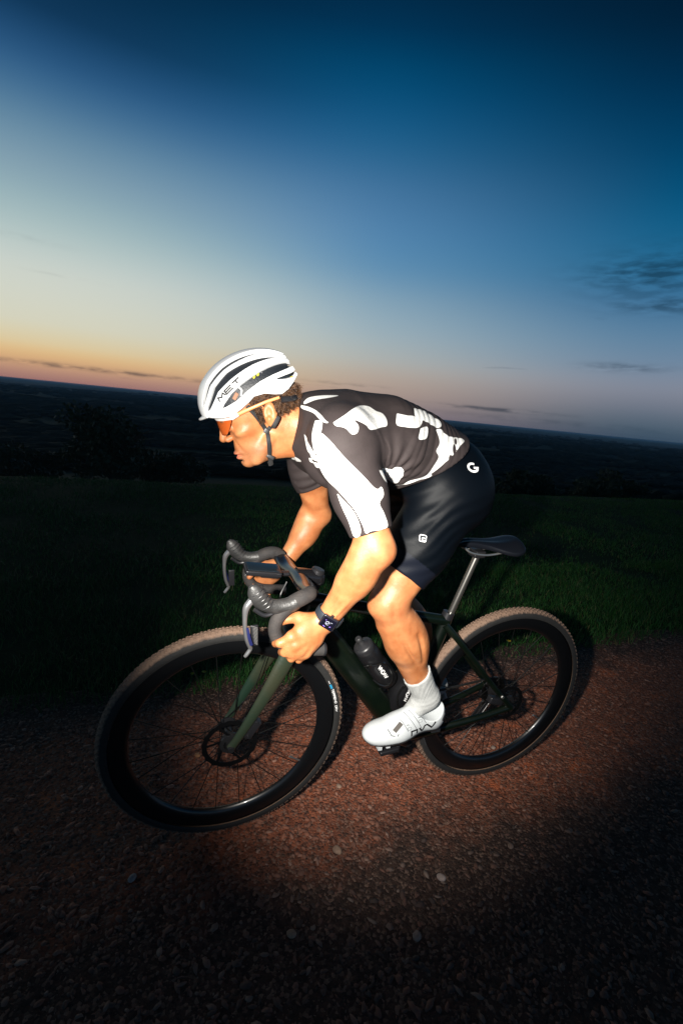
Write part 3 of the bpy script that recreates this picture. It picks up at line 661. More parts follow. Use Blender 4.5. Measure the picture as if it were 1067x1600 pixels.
# shoe: NW mark, straps, dials, vent
sh, SFN = SHOES[1]
def shoe_part(name, ST, w, m, side=True, off=.0010):
    O = SFN((0, .0, 0)); rx = SFN((-1, 0, 0)) - SFN((0, 0, 0)); ry = SFN((0, 0, 1)) - SFN((0, 0, 0)); n = SFN((0, 1, .55)) - SFN((0, 0, 0))
    return rider.part(name, strokes(ST, O, rx, ry, w, BV_SH, off=off, nrm=n, step=.002), m, parent=sh)
def sp(u, w): return (-u, w)
shoe_part('lettering', [[sp(.140, .000), sp(.140, .016), sp(.118, .016), sp(.118, .003)], [sp(.110, .019), sp(.098, .005)], [sp(.098, .005), sp(.090, .022), sp(.082, .024), sp(.066, .010), sp(.056, .028)]], .0052, M_BLACKP)
for a, b in (((.150, .078), (.118, .014)), ((.134, .082), (.102, .016)), ((.118, .086), (.086, .030)), ((.104, .090), (.070, .034)), ((.168, .062), (.152, .020))):
    shoe_part('seam', [[sp(*a), sp(*b)]], .0014, M_GREYP)
shoe_part('vent', [[sp(.195, .030), sp(.168, .050)]], .013, mat('vent_mesh', (.10, .09, .08), .8, bump=.6, bscale=900))
shoe_part('lace_guide', [[sp(.212, .040), sp(.206, .020), sp(.196, .016)], [sp(.188, .014), sp(.184, .020)]], .0020, M_BLACKP)
for u, w in ((.146, .027), (.106, .042)): shoe_part('dial', [arcpts(-u, w, .0065, .0050, 0, 360, 16)], .0008, M_GREYP); shoe_part('dial_mark', [arcpts(-u - .004, w + .010, .0045, .003, 20, 150, 6)], .0014, M_BLACKP)
mb = MB(); mb.tube([SFN((.008, .012, .062)), SFN((.016, .030, .058)), SFN((.030, .040, .046))], .0035, 8, sq=.5); rider.part('heel_tab', mb.me(), M_BLACKPL, parent=sh)

# ---------------- hair
def hair_tree():
    return BV_B
M_HAIR = mat('brown_hair', (.035, .015, .007), .4, col2=(.13, .062, .028), vscale=90)
hv, hf = [], []
def strand(P, r):
    n0 = len(hv)
    for i, p in enumerate(P):
        rr = r * (1 - .75 * i / (len(P) - 1)); p = np.array(p)
        for k in range(3): a = 2 * PI * k / 3; hv.append(p + rr * np.array([math.cos(a), .3, math.sin(a)]))
    for i in range(len(P) - 1):
        for k in range(3): hf.append((n0 + i * 3 + k, n0 + i * 3 + (k + 1) % 3, n0 + i * 3 + 3 + (k + 1) % 3, n0 + i * 3 + 3 + k))
def scalp(a, c, sgn):
    o = V(h2b((a, sgn * .25, c))); d = V(HR[1] * -sgn); h, n, _, _ = BV_B.ray_cast(o, d, .3)
    return (np.array(h), np.array(n)) if h is not None else (None, None)
for i in range(7000):
    sgn = 1 if i % 4 else -1
    if i % 3: a = rng.uniform(-.084, -.020); c = rng.uniform(.012, .055); L = rng.uniform(.012, .026)
    else: a = rng.uniform(-.02, .030); c = rng.uniform(.040, .062); L = rng.uniform(.008, .016)
    if i % 11 == 0: a = rng.uniform(.012, .026); c = rng.uniform(.0, .04); L = rng.uniform(.006, .012)
    p, n = scalp(a, c, sgn)
    if p is None: continue
    ph = a * 260 + c * 190 + rng.normal(0, .35); cur = .0030 if i % 3 else .0007; d = unit(-HR[2] * .9 - HR[0] * (.45 + .5 * math.sin(a * 210 + c * 120)) + rng.normal(0, .12, 3)); P = []
    for k in range(6):
        t = k / 5; P.append(p + n * (.0008 + .0028 * math.sin(t * 2.2) * (L / .035)) + d * L * t + HR[0] * cur * math.sin(ph + t * 9) + HR[1] * cur * math.cos(ph + t * 8))
    strand(P, .00060)
rider.part('hair', fastmesh('hair', np.array(hv), np.array(hf), True), M_HAIR)
for s in (1, -1):
    mb = MB().ball((0, 0, 0), .0118, 10); o = rider.part('eye', mb.me(), mat('eye_white', (.75, .72, .68), .2), loc=h2b((.0815, s * .028, .006)))
    mb = MB().lathe([(0, 0), (.0055, -.0002), (.0056, -.002)], axis=HR[0], n=16); q = rider.part('iris', mb.me(), mat('iris', (.03, .02, .015), .15), parent=o, loc=V(HR[0] * .0120))

# ---------------- helmet
CE, RE = np.array([.013, 0, .060]), np.array([.130, .085, .101])
P0_, P1_ = np.array([.150, 0, .045]), np.array([-.20, 0, .10]); AX_ = unit(P0_ - P1_); UP_ = np.array([-AX_[2], 0, AX_[0]])
HB = [(-.13, .085), (-.100, .067), (-.084, .056), (-.066, .046), (-.047, .041), (-.030, .047), (-.011, .056), (.014, .058), (.030, .050), (.048, .043), (.065, .037), (.081, .034), (.100, .036), (.116, .041), (.130, .046), (.16, .052)]
def hbot(x): return np.interp(x, [p[0] for p in HB], [p[1] for p in HB])
VENTS = [([.10, .20, .30, .318], [0, 0, 0, 0], [4.4, 5.2, 5.5, 0]),
         ([.10, .155, .201, .247, .291, .321, .33], [24, 26, 28.5, 30, 35.5, 50, 55], [3.2, 3.6, 4.0, 4.0, 4.0, 3.4, 0]),
         ([.10, .13, .178, .243, .282, .317, .326], [42.5, 43, 44.5, 47.5, 53, 71, 77], [3.2, 3.5, 4.2, 5.6, 4.8, 3.0, 0]),
         ([.10, .12, .156, .19, .228, .257, .283, .292], [71, 71.5, 72, 73.5, 77, 81.5, 86, 88], [7, 7, 5.6, 4.6, 4.6, 4.8, 2.0, 0]),
         ([.09, .11, .13, .150, .156], [106, 104, 97, 91, 90], [5, 4.5, 3, 1.0, 0])]
def helmet_shell(x, y, z):
    eo = el_(CE, RE)[0](x, y, z); lobe = el_((-.046, 0, .066), (.052, .066, .030))[0](x, y, z)
    t = np.clip(.5 + .5 * (lobe - eo) / .01, 0, 1); outer = eo * t + lobe * (1 - t) - .01 * t * (1 - t)
    F = np.maximum(outer, -(outer + .013))
    X, Y, Z = x - P1_[0], y, z - P1_[2]; tt = X * AX_[0] + Z * AX_[2]; hh = X * UP_[0] + Z * UP_[2]; ph = np.degrees(np.arctan2(np.abs(Y) + 0 * hh, hh)); rho = np.sqrt(Y * Y + hh * hh)
    for T_, C_, H_ in VENTS:
        c = np.interp(tt, T_, C_); h = np.interp(tt, T_, H_, right=-6) * 1.45
        fv = (np.abs(ph - c) - h) * rho * .01745; a = -fv; k = .0018; m = np.clip(.5 + .5 * (a - F) / k, 0, 1); F = F * (1 - m) + a * m + k * m * (1 - m)
    cutb = -(z - hbot(x)) + 0 * y; m = np.clip(.5 + .5 * (cutb - F) / .004, 0, 1); F = F * (1 - m) + cutb * m + .004 * m * (1 - m)
    back = (-.096 + .25 * (z - .09)) - x + 0 * y; return np.maximum(F, back)
G = Grid((-.115, -.10, .02), (.165, .10, .175), .0015)
G.F = helmet_shell(G.ax[0][:, None, None], G.ax[1][None, :, None], G.ax[2][None, None, :]).astype(np.float32)
hV, hF = G.verts_faces()
helmet = Thing('helmet', 'white vented cycling helmet on the rider\'s head', 'helmet', tuple(h2b((.02, 0, .05))))
M_HELM = mat('helmet_white', (.86, .87, .88), .32, coat=.3, bump=.05, bscale=300)
hs = helmet.part('shell', fastmesh('shell', h2b(hV), hF, True), M_HELM); BV_H = bvh(h2b(hV), hF)
G = Grid((-.105, -.09, .02), (.155, .09, .165), .003); G.op(el_(CE, RE - .0085), .002); G.cut(lambda x, y, z: -(z - hbot(x) - .004) + 0 * y); G.cut(lambda x, y, z: -.086 - x + 0 * y + 0 * z)
v, f = G.verts_faces(); helmet.part('liner', fastmesh('liner', h2b(v), f, True), mat('helmet_liner', (.008, .011, .016), .5, bump=.4, bscale=260))
def hdir(q): return tuple(np.asarray(q, float) @ HR)
def hstrokes(name, ST, P, Q, up, w, m, off=.0012, nrm=(0, 1, .35)):
    P, Q = h2b(P), h2b(Q); return helmet.part(name, strokes(ST, P, Q - P, hdir(up), w, BV_H, off=off, nrm=hdir(nrm), step=.0015), m, parent=hs)
def on_shell(t, ph):
    c, s = math.cos(math.radians(ph)), math.sin(math.radians(ph)); d = UP_ * c + np.array([0, 1, 0]) * s; lo_, hi_ = 0, .2
    for _ in range(40):
        m = (lo_ + hi_) / 2; q = (P1_ + AX_ * t + d * m - CE) / RE
        if q @ q < 1: lo_ = m
        else: hi_ = m
    return P1_ + AX_ * t + d * hi_
PA, PB = on_shell(.289, 76.0), on_shell(.224, 66.0); PU = on_shell(.26, 62) - on_shell(.26, 72)
O_, Q_ = h2b(PA), h2b(PB); U_ = PU @ HR; N_ = np.cross(unit(Q_ - O_), U_); L_ = float(np.linalg.norm(Q_ - O_))
helmet.part('lettering', strokes(text_strokes('MET', L_, .0088, .16), O_, Q_ - O_, U_, .0032, BV_H, off=.0014, nrm=N_ if N_[1] > 0 else -N_, step=.0015), M_BLACKP, parent=hs)
hstrokes('badge', [arcpts(0, 0, .0016, .0016, 0, 360, 10)], (-.066, 0, .064), (-.070, 0, .064), (0, 0, 1), .0034, M_YEL, nrm=(-.35, 1, .1))
# slots between the ribs show a cross web, a pad and small yellow marks on the liner
mb = MB(); c = np.array([.0445, .0755, .0775])
R3 = Matrix([V(hdir(unit((-.75, 0, .62)))), V(hdir((0, 1, 0))), V(hdir(unit((.62, 0, .75))))]).transposed()
mb.box(h2b((.052, .0725, .0720)), (.017, .006, .009), R3, bev=.002); helmet.part('pad', mb.me(), mat('pad_foam', (.30, .16, .10), .8, bump=.5, bscale=400))
mb = MB(); mb.tube([h2b((.040, .083, .0700)), h2b((.034, .081, .0800)), h2b((.038, .076, .0890))], .0022, 8); helmet.part('rib_bridge', mb.me(), M_HELM)
mb = MB()
for q in ((-.002, .0745, .0965), (-.012, .072, .0985)): mb.ball(h2b(q), (.0036, .0012, .0022), 6, R3)
helmet.part('mark', mb.me(), M_YEL); mb = MB().ball(h2b((-.022, .069, .1000)), (.0026, .0012, .0026), 6, R3); helmet.part('mark', mb.me(), M_GREYP)
# visor edge seen as a thin pale line in front
mb = MB(); Q = spline([(.128, -.050, .050, .003), (.150, 0, .047, .003), (.128, .050, .050, .003)], 8); mb.tube([h2b(q[:3]) for q in Q], .0028, 8); helmet.part('rim', mb.me(), M_HELM)
# straps
M_STRAP = mat('strap_webbing', (.010, .010, .011), .7, bump=.5, bscale=700)
def drape(P, sgn=1, off=.0022):
    out = []
    for q in spline([(*p, 0) for p in P], 6):
        p, n = scalp(q[0], q[1], sgn)
        out.append((p + n * off) if p is not None else h2b((q[0], sgn * .03, q[1])))
    return out
for s in (1, -1):
    for P in ([(.036, .044), (.024, .010), (.016, -.026)], [(-.040, .040), (-.024, .006), (-.006, -.014), (.014, -.028)], [(.014, -.026), (.020, -.050), (.030, -.080), (.034, -.096)]):
        pts = drape(P, s); mb = MB(); 
        upv = V(HR[1]) ; mb.tube(pts, .0050, 8, up=tuple(HR[1]), sq=.22); helmet.part('strap', mb.me(), M_STRAP)
    p, n = scalp(.016, -.028, s)
    mb = MB().box(p + n * .004, (.012, .005, .012), R3, bev=.0015); helmet.part('slider', mb.me(), M_BLACKPL)
p1, n1 = scalp(.031, -.088, 1); mb = MB().box(p1 + n1 * .004, (.010, .008, .020), R3, bev=.002); helmet.part('buckle', mb.me(), M_BLACKPL)
mb = MB(); mb.tube([p1 + n1 * .003, h2b((.036, .025, -.112)), h2b((.036, -.025, -.112)), h2b((.034, -.040, -.100))], .006, 8, up=tuple(HR[2]), sq=.25); helmet.part('chin_strap', mb.me(), M_STRAP)
mb = MB(); Q = spline([(-.040, .066, .030, 0), (-.070, .050, .022, 0), (-.088, 0, .018, 0), (-.070, -.050, .022, 0), (-.040, -.066, .030, 0)], 6); mb.tube([h2b(q[:3]) for q in Q], .006, 8, up=tuple(HR[2]), sq=1.3); helmet.part('cradle', mb.me(), M_BLACKPL)

# ---------------- sunglasses
gl = Thing('sunglasses', 'sports sunglasses with an orange lens on the rider\'s face', 'sunglasses', tuple(h2b((.11, 0, .02))))
def lens_a(b, c): return .1160 - 8.6 * b * b - .10 * (c - .02)
def outl(b):
    b = abs(b); top = .0355 - .10 * b; bot = .018 - .020 * min(1, max(0, (b - .004) / .020)) ** .7 if b < .024 else (-.002 if b < .044 else -.002 + .030 * ((b - .044) / .022) ** 1.6)
    if b < .024: bot = .022 - .0265 * min(1, b / .022) ** 1.2
    else: bot = -.0045 if b < .038 else -.0045 + .032 * ((b - .038) / .026) ** 1.7
    return bot, top
vs, fs = [], []; NB = 44; NC = 8
for i in range(NB + 1):
    b_ = -.064 + .128 * i / NB; lo_, hi_ = outl(b_)
    for j in range(NC + 1): c_ = lo_ + (hi_ - lo_) * j / NC; vs.append(h2b((lens_a(b_, c_), b_, c_)))
for i in range(NB):
    for j in range(NC): a0 = i * (NC + 1) + j; fs.append((a0, a0 + 1, a0 + NC + 2, a0 + NC + 1))
me = mesh('lens', vs, fs)
bm = bmesh.new(); bm.from_mesh(me); bmesh.ops.solidify(bm, geom=bm.faces[:], thickness=.0016); bm.to_mesh(me); bm.free(); smooth(me)
gl.part('lens', me, mat('orange_lens', (.75, .16, .03), .08, coat=.6, trans=.45, spec=.8))
mb = MB(); mb.tube([h2b((lens_a(b_, .036) + .001, b_, outl(b_)[1])) for b_ in np.linspace(-.064, .064, 30)], .0030, 8, up=tuple(HR[2])); gl.part('frame', mb.me(), mat('frame_white', (.75, .74, .72), .35))
for s in (1, -1):
    mb = MB(); e0 = h2b((lens_a(.064, .03), s * .064, .030)); mb.tube([e0, h2b((.062, s * .0715, .0335))], [.0052, .0042], 8, up=(0, 1, 0), sq=.45); gl.part('hinge', mb.me(), mat('frame_white2', (.75, .74, .72), .35))
    mb = MB(); mb.tube([h2b((.062, s * .0715, .0335)), h2b((.030, s * .0790, .0365)), h2b((-.006, s * .0815, .0385)), h2b((-.038, s * .0770, .0370))], [.0040, .0034, .0032, .0030], 8, up=(0, 1, 0), sq=.45); gl.part('temple', mb.me(), mat('frame_orange', (.72, .27, .10), .4))

# ---------------- wrist watch
W_, E_ = np.array(L_WR), np.array(L_EL); ax = unit(E_ - W_); wc = W_ + ax * .018
out = unit(np.array([.20, .93, .30]) - ax * (np.array([.20, .93, .30]) @ ax)); sd_ = np.cross(ax, out)
watch = Thing('wristwatch', 'black square smartwatch on the rider\'s left wrist', 'watch', tuple(wc))
R3 = Matrix([V(sd_), V(ax), V(out)]).transposed()
band = [wc + out * (.0290 * math.cos(a)) + sd_ * (.0330 * math.sin(a)) for a in np.linspace(0, 2 * PI, 40)[:-1]]
mb = MB(); mb.tube(band, .0118, 10, up=tuple(ax), sq=1.0, closed=True)
me = mb.me(); 
for v in me.vertices:      # flatten the round section into a strap
    p = np.array(v.co) - wc; h = p @ ax; q = p - ax * h; r = np.linalg.norm(q); e = 1 / math.sqrt((q @ out / r / .0290) ** 2 + (q @ sd_ / r / .0330) ** 2); q2 = q / r * (e + (r - e) * .16); v.co = V(wc + q2 + ax * h * .95)
watch.part('strap', me, mat('watch_strap', (.014, .020, .028), .6))
mb = MB().box(wc + out * .0315, (.0375, .0330, .0095), R3, bev=.0042); watch.part('case', mb.me(), mat('watch_case', (.012, .012, .018), .22, coat=.5))
mb = MB().box(wc + out * .0366, (.0315, .0270, .0016), R3, bev=.0007); sc = watch.part('screen', mb.me(), mat('watch_glass', (.004, .004, .009), .06))
n_ = V(out); O = wc + out * .0377
def wst(ST, w): return strokes(ST, O, V(sd_), V(ax), w, None, depth=0)
watch.part('dial', wst([arcpts(-.002, .001, .0045, .0045, 0, 320, 14), [(-.006, -.003), (.001, .004)], [(.004, .006), (.008, .006)]], .0011), mat('dial_grey', (.30, .32, .40), .4), parent=sc)
watch.part('dial', wst([[(.006, -.006), (.009, -.004)], [(-.010, .006), (-.008, .007)], [(-.008, -.009), (-.003, -.010)]], .0016), mat('dial_violet', (.20, .12, .50), .4), parent=sc)
mb = MB().lathe([(0, .003), (.0035, .003), (.0035, -.002)], wc + out * .031 + ax * .018, axis=ax, n=14); watch.part('crown', mb.me(), M_BLACKPL)

# ================================================================== THE BICYCLE
WB_ = .963; HUBZ = .349
M_FRAME = mat('frame_green', (.0010, .0034, .0019), .36, spec=.35, coat=.12, bump=.08, bscale=90, col2=(.0022, .005, .0024), vscale=18)
M_FORK = mat('fork_green', (.010, .026, .016), .42, coat=.2, bump=.2, bscale=160, col2=(.028, .032, .018), vscale=9)
M_CARBON = mat('gloss_carbon', (.006, .006, .007), .20, coat=.3)
M_RIM = mat('rim_carbon', (.0035, .0038, .0045), .30, coat=.25)
M_TAPE = mat('bar_tape', (.034, .029, .027), .80, bump=.6, bscale=220, col2=(.022, .020, .020), vscale=40)
M_HOOD = mat('hood_rubber', (.040, .039, .039), .45, bump=.5, bscale=200, col2=(.022, .022, .022), vscale=35)
M_ALU = mat('alloy', (.45, .44, .42), .32, metal=.9); M_DARKM = mat('dark_alloy', (.03, .03, .033), .35, metal=.6)
M_STEEL = mat('steel', (.50, .50, .50), .25, metal=1)
M_TYRE = bpy.data.materials.new('tyre_rubber'); M_TYRE.use_nodes = True; nt = M_TYRE.node_tree; b = nt.nodes['Principled BSDF']
t = nn(nt, 'ShaderNodeTexCoord'); s_ = nn(nt, 'ShaderNodeSeparateXYZ'); nt.links.new(t.outputs['Object'], s_.inputs[0])
rr = mth(nt, 'SQRT', mth(nt, 'ADD', mth(nt, 'MULTIPLY', s_.outputs[0], s_.outputs[0]), mth(nt, 'MULTIPLY', s_.outputs[2], s_.outputs[2])))
dn = noise(nt, t.outputs['Object'], 70, 6, .65); d2 = noise(nt, t.outputs['Object'], 9, 3)
dust = mth(nt, 'MULTIPLY', mth(nt, 'SUBTRACT', mth(nt, 'ADD', rr, mth(nt, 'MULTIPLY', mth(nt, 'SUBTRACT', dn, .5), .010)), .3365), 150, clamp=True)     # dust lies on the tread, fades down the side wall
col = mix(nt, mth(nt, 'MULTIPLY', dust, mth(nt, 'ADD', .55, mth(nt, 'MULTIPLY', dn, .75), clamp=True)), mix(nt, dn, (.006, .0065, .007, 1), (.020, .019, .018, 1)), mix(nt, d2, (.15, .088, .060, 1), (.25, .165, .115, 1)))
nt.links.new(col, b.inputs['Base Color']); b.inputs['Roughness'].default_value = .8
bp = nn(nt, 'ShaderNodeBump'); bp.inputs['Strength'].default_value = .5; bp.inputs['Distance'].default_value = .001; nt.links.new(noise(nt, t.outputs['Object'], 300, 4), bp.inputs['Height']); nt.links.new(bp.outputs[0], b.inputs['Normal'])

bike = Thing('gravel_bike', 'dark green gravel bicycle with dusty knobbly tyres, tilted slightly on the dirt track', 'bicycle', (0, 0, 0))
# --- shared wheel meshes, round the hub
def tyre_mesh():
    prof = []
    for i in range(21):
        a = math.radians(-118 + 236 * i / 20); prof.append((.3285 + .0205 * math.cos(a), .0215 * math.sin(a)))
    mb = MB().lathe(prof, n=200); return mb.me()
def tread_mesh():
    vs, fs = [], []; N = 112
    for row, (ps, du, dv, h, ph) in enumerate([(-54, .0056, .0052, .0022, 0), (-34, .0070, .0046, .0022, .5), (-14, .0074, .0040, .0018, 0), (0, .006, .0028, .0016, .5), (14, .0074, .0040, .0018, 0), (34, .0070, .0046, .0022, .5), (54, .0056, .0052, .0022, 0)]):
        ps = math.radians(ps)
        for k in range(N):
            th = 2 * PI * (k + ph) / N + rng.normal(0, .002); e = np.array([math.cos(th), 0, math.sin(th)]); tg = np.array([-math.sin(th), 0, math.cos(th)]); n = e * math.cos(ps) + np.array([0, 1, 0]) * math.sin(ps); w = np.cross(n, tg)
            c = e * .3285 + e * .0205 * math.cos(ps) + np.array([0, .0215 * math.sin(ps), 0]); n0 = len(vs)
            for (s, q, hh) in ((1.12, 1.12, -.002), (.9, .9, h)):
                for (a, b_) in ((-1, -1), (1, -1), (1, 1), (-1, 1)): vs.append(c + tg * du / 2 * a * s + w * dv / 2 * b_ * q + n * hh)
            fs += [(n0, n0 + 1, n0 + 5, n0 + 4), (n0 + 1, n0 + 2, n0 + 6, n0 + 5), (n0 + 2, n0 + 3, n0 + 7, n0 + 6), (n0 + 3, n0, n0 + 4, n0 + 7), (n0 + 4, n0 + 5, n0 + 6, n0 + 7)]
    m = fastmesh('tread', np.array(vs), np.array(fs)); bm = bmesh.new(); bm.from_mesh(m); bmesh.ops.recalc_face_normals(bm, faces=bm.faces); bm.to_mesh(m); bm.free(); return m
def rim_mesh():
    h = [(.3175, .0135), (.3170, .0150), (.312, .0152), (.300, .0158), (.288, .0140), (.278, .0105), (.2705, .0050), (.2685, 0)]
    p = h + [(r, -y) for r, y in h[-2::-1]] + [(.310, -.010), (.306, 0), (.310, .010)]; return MB().lathe(p, n=180, closed=True).me()
T_ME, TR_ME, RM_ME = tyre_mesh(), tread_mesh(), rim_mesh()
SPK = MB().tube([(0, 0, 0), (0, 0, 1)], .0014, 6).me(); M_SPOKE = mat('spoke_black', (.012, .012, .012), .28, metal=.5)
T_ME.materials.append(M_TYRE); TR_ME.materials.append(M_TYRE); RM_ME.materials.append(M_RIM); SPK.materials.append(M_SPOKE)
def wheel(x, fl_l, fl_r, rot_r, rot_y, spin, rear=False):
    w = bpy.data.objects.new('wheel', None); COL.objects.link(w); w.parent = bike.root; w.location = (x, 0, HUBZ); w.empty_display_size = .05
    P = lambda n, me, m=None, **k: bike.part(n, me, m, parent=w, loc=(0, 0, 0), **k)
    ty = P('tyre', T_ME); P('tread', TR_ME)['kind'] = 'stuff'; P('rim', RM_ME)
    N = 24
    for k in range(N):
        left = k % 2; a = 2 * PI * k / N + spin; sg = 1 if (k // 2) % 2 else -1
        y = fl_l if left else fl_r; fa = a + sg * math.radians(52); r0 = .024 if not (rear and not left) else .026
        p = V((math.cos(fa) * r0, y, math.sin(fa) * r0)); q = V((math.cos(a) * .272, .003 * (1 if left else -1), math.sin(a) * .272)); d = q - p
        o = bpy.data.objects.new('spoke', SPK); COL.objects.link(o); o.parent = w; o.matrix_local = Matrix.Translation(p) @ d.to_track_quat('Z', 'Y').to_matrix().to_4x4() @ Matrix.Diagonal((1, 1, d.length, 1))
    hl = .060 if not rear else .070
    P('hub', MB().lathe([(.006, -hl * .85), (.013, -hl * .8), (.013, fl_r - .004), (.027, fl_r - .002), (.027, fl_r + .002), (.013, fl_r + .006), (.012, fl_l - .006), (.026, fl_l - .002), (.026, fl_l + .002), (.014, fl_l + .005), (.012, hl * .85), (.006, hl * .86)], n=32).me(), M_DARKM)
    # brake rotor: outer ring, arms, holes by scalloped edge
    mb = MB(); n = 96; oring = [rot_r + .0012 * math.sin(k * 2 * PI * 18 / n) for k in range(n)]; iring = rot_r - .014
    vs = []
    for yy in (rot_y - .0009, rot_y + .0009):
        for rad in (oring, [iring] * n): vs += [V((math.cos(2 * PI * k / n) * rad[k], yy, math.sin(2 * PI * k / n) * rad[k])) for k in range(n)]
    fs = []
    for k in range(n):
        j = (k + 1) % n
        fs += [(k, n + k, n + j, j), (2 * n + k, 2 * n + j, 3 * n + j, 3 * n + k), (k, j, 2 * n + j, 2 * n + k), (n + k, 3 * n + k, 3 * n + j, n + j)]
    mb.add(vs, fs)
    for k in range(6):
        a = 2 * PI * k / 6; mb.tube([(math.cos(a + .5) * .025, rot_y, math.sin(a + .5) * .025), (math.cos(a + .1) * .048, rot_y, math.sin(a + .1) * .048), (math.cos(a) * (iring + .003), rot_y, math.sin(a) * (iring + .003))], .0042, 6, sq=.22)
    P('brake_rotor', mb.me(), mat('rotor_steel', (.035, .035, .038), .30, metal=.9))
    P('rotor_carrier', MB().lathe([(.018, rot_y + .004), (.029, rot_y + .003), (.030, rot_y - .002), (.018, rot_y - .003)], n=36, closed=True).me(), M_DARKM)
    va = math.radians(212) ; e = V((math.cos(va), 0, math.sin(va))); P('valve', MB().tube([e * .270, e * .236], .0024, 8).tube([e * .240, e * .228], .0034, 8).me(), M_ALU)
    return w
fw = wheel(WB_, .024, -.036, .078, .040, .09)
rw = wheel(0, .026, -.026, .068, .046, .02, True)
# side wall print and rim print
tyt = MB()
def ringtext(ST, a0, r0, y, w, m, name, par, sgn=1):
    mb = MB()
    for st in ST:
        P = []
        for (a, b_), (c, d) in zip(st[:-1], st[1:]):
            k = max(1, int(math.hypot(c - a, d - b_) / .004)); P += [(a + (c - a) * i / k, b_ + (d - b_) * i / k) for i in range(k)]
        P.append(st[-1]); vs = []
        for i, (u, v_) in enumerate(P):
            u0, v0 = P[max(i - 1, 0)]; u1, v1 = P[min(i + 1, len(P) - 1)]; L = math.hypot(u1 - u0, v1 - v0) or 1; nx, ny = -(v1 - v0) / L, (u1 - u0) / L
            for s in (1, -1):
                uu, vv = u + nx * w / 2 * s, v_ + ny * w / 2 * s; r = r0 + vv; th = a0 - sgn * uu / r0
                yy = y if y > .017 or r < .3175 else y
                if name == 'lettering': q = min(1, max(-1, (r - .3285) / .0205)); yy = .0215 * math.sqrt(max(0, 1 - q * q)) + .0009
                vs.append((math.cos(th) * r, yy, math.sin(th) * r))
        mb.add(vs, [(2 * i, 2 * i + 1, 2 * i + 3, 2 * i + 2) for i in range(len(vs) // 2 - 1)])
    bike.part(name, mesh(name, mb.v, mb.f), m, parent=par, loc=(0, 0, 0))
ringtext(text_strokes('TERRENO DRY', .086, .0056, .25), math.radians(157), .3235, 0, .0017, M_WHITEP, 'lettering', fw, -1)
ringtext([[(0, .0022), (.016, .0022)]], math.radians(153.6), .3235, 0, .0062, mat('blue_print', (.02, .25, .45), .5), 'lettering', fw, -1)
ringtext([[(0, .0022), (.012, .0020)]], math.radians(150.8), .3235, 0, .0016, M_WHITEP, 'lettering', fw, -1)
ringtext([[(0, 0), (.050, 0)]], math.radians(-28), .3225, 0, .0016, M_GREYP, 'lettering', rw, -1)

# --- frame
def bp_(name, mb, m, **k): return bike.part(name, mb.me(), m, **k)
BB = (.388, 0, .262)
mb = MB(); stube(mb, [(.756, 0, .700, .036, .70), (.690, 0, .640, .037, .66), (.560, 0, .478, .037, .66), (.455, 0, .345, .038, .70), (.395, 0, .275, .036, .85)], 20); dt_ = bp_('down_tube', mb, M_FRAME)
mb = MB(); stube(mb, [(.768, 0, .775, .024, .9), (.70, 0, .762, .020, 1.0), (.52, 0, .722, .0175, 1.1), (.36, 0, .688, .0165, 1.15), (.290, 0, .672, .018, 1.0)], 16); bp_('top_tube', mb, M_FRAME)
mb = MB(); stube(mb, [(.284, 0, .690, .0185, .95), (.300, 0, .620, .020, .85), (.345, 0, .440, .022, .80), (.372, 0, .330, .026, .9), (.386, 0, .270, .026, 1.1)], 16); bp_('seat_tube', mb, M_FRAME)
mb = MB(); stube(mb, [(.762, 0, .800, .0235, 1), (.775, 0, .76, .023, .95), (.798, 0, .690, .026, .95), (.808, 0, .662, .028, 1)], 20); bp_('head_tube', mb, M_FRAME)
mb = MB().lathe([(.0, -.045), (.021, -.045), (.023, -.036), (.023, .036), (.021, .045), (0, .045)], BB, n=28); bp_('bottom_bracket', mb, M_FRAME)
for s in (1, -1):
    mb = MB(); stube(mb, [(.298, s * .014, .664, .012), (.255, s * .034, .620, .011), (.185, s * .046, .545, .0098), (.100, s * .058, .450, .0095), (.030, s * .066, .378, .0105), (.004, s * .067, .350, .013)], 10); bp_('seat_stay', mb, M_FRAME)
    mb = MB(); stube(mb, [(.375, s * .030, .262, .018, .75), (.300, s * .038, .272, .016, .7), (.225, s * .047, .290, .0145, .75), (.110, s * .058, .318, .0120), (.020, s * .066, .344, .012), (.000, s * .067, .349, .013)], 12); bp_('chain_stay', mb, M_FRAME)
    mb = MB(); stube(mb, [(.800, s * .026, .674, .026, .85), (.812, s * .042, .642, .026, .60), (.838, s * .052, .588, .0240, .50), (.876, s * .057, .512, .0195, .50), (.914, s * .058, .438, .0155, .55), (.948, s * .057, .374, .0125, .65), (.963, s * .056, .349, .0130, .7)], 16); bp_('fork_leg', mb, M_FORK)
mb = MB(); stube(mb, [(.806, -.040, .664, .020), (.808, 0, .676, .026), (.806, .040, .664, .020)], 14, up=(0, 0, 1)); bp_('fork_crown', mb, M_FORK)
mb = MB().lathe([(0, .068), (.0085, .068), (.0105, .064), (.0105, .050)], (WB_, 0, HUBZ), n=20).lathe([(.0045, .0685), (.0045, .062)], (WB_, 0, HUBZ), n=12); bp_('thru_axle', mb, M_DARKM)
mb = MB().tube([(WB_, -.066, HUBZ), (WB_, .066, HUBZ)], .006, 10); bp_('thru_axle', mb, M_DARKM)
mb = MB().lathe([(0, .076), (.008, .076), (.010, .072), (.010, .060)], (0, 0, HUBZ), n=20); mb.tube([(0, -.07, HUBZ), (0, .07, HUBZ)], .006, 10); bp_('thru_axle', mb, M_DARKM)
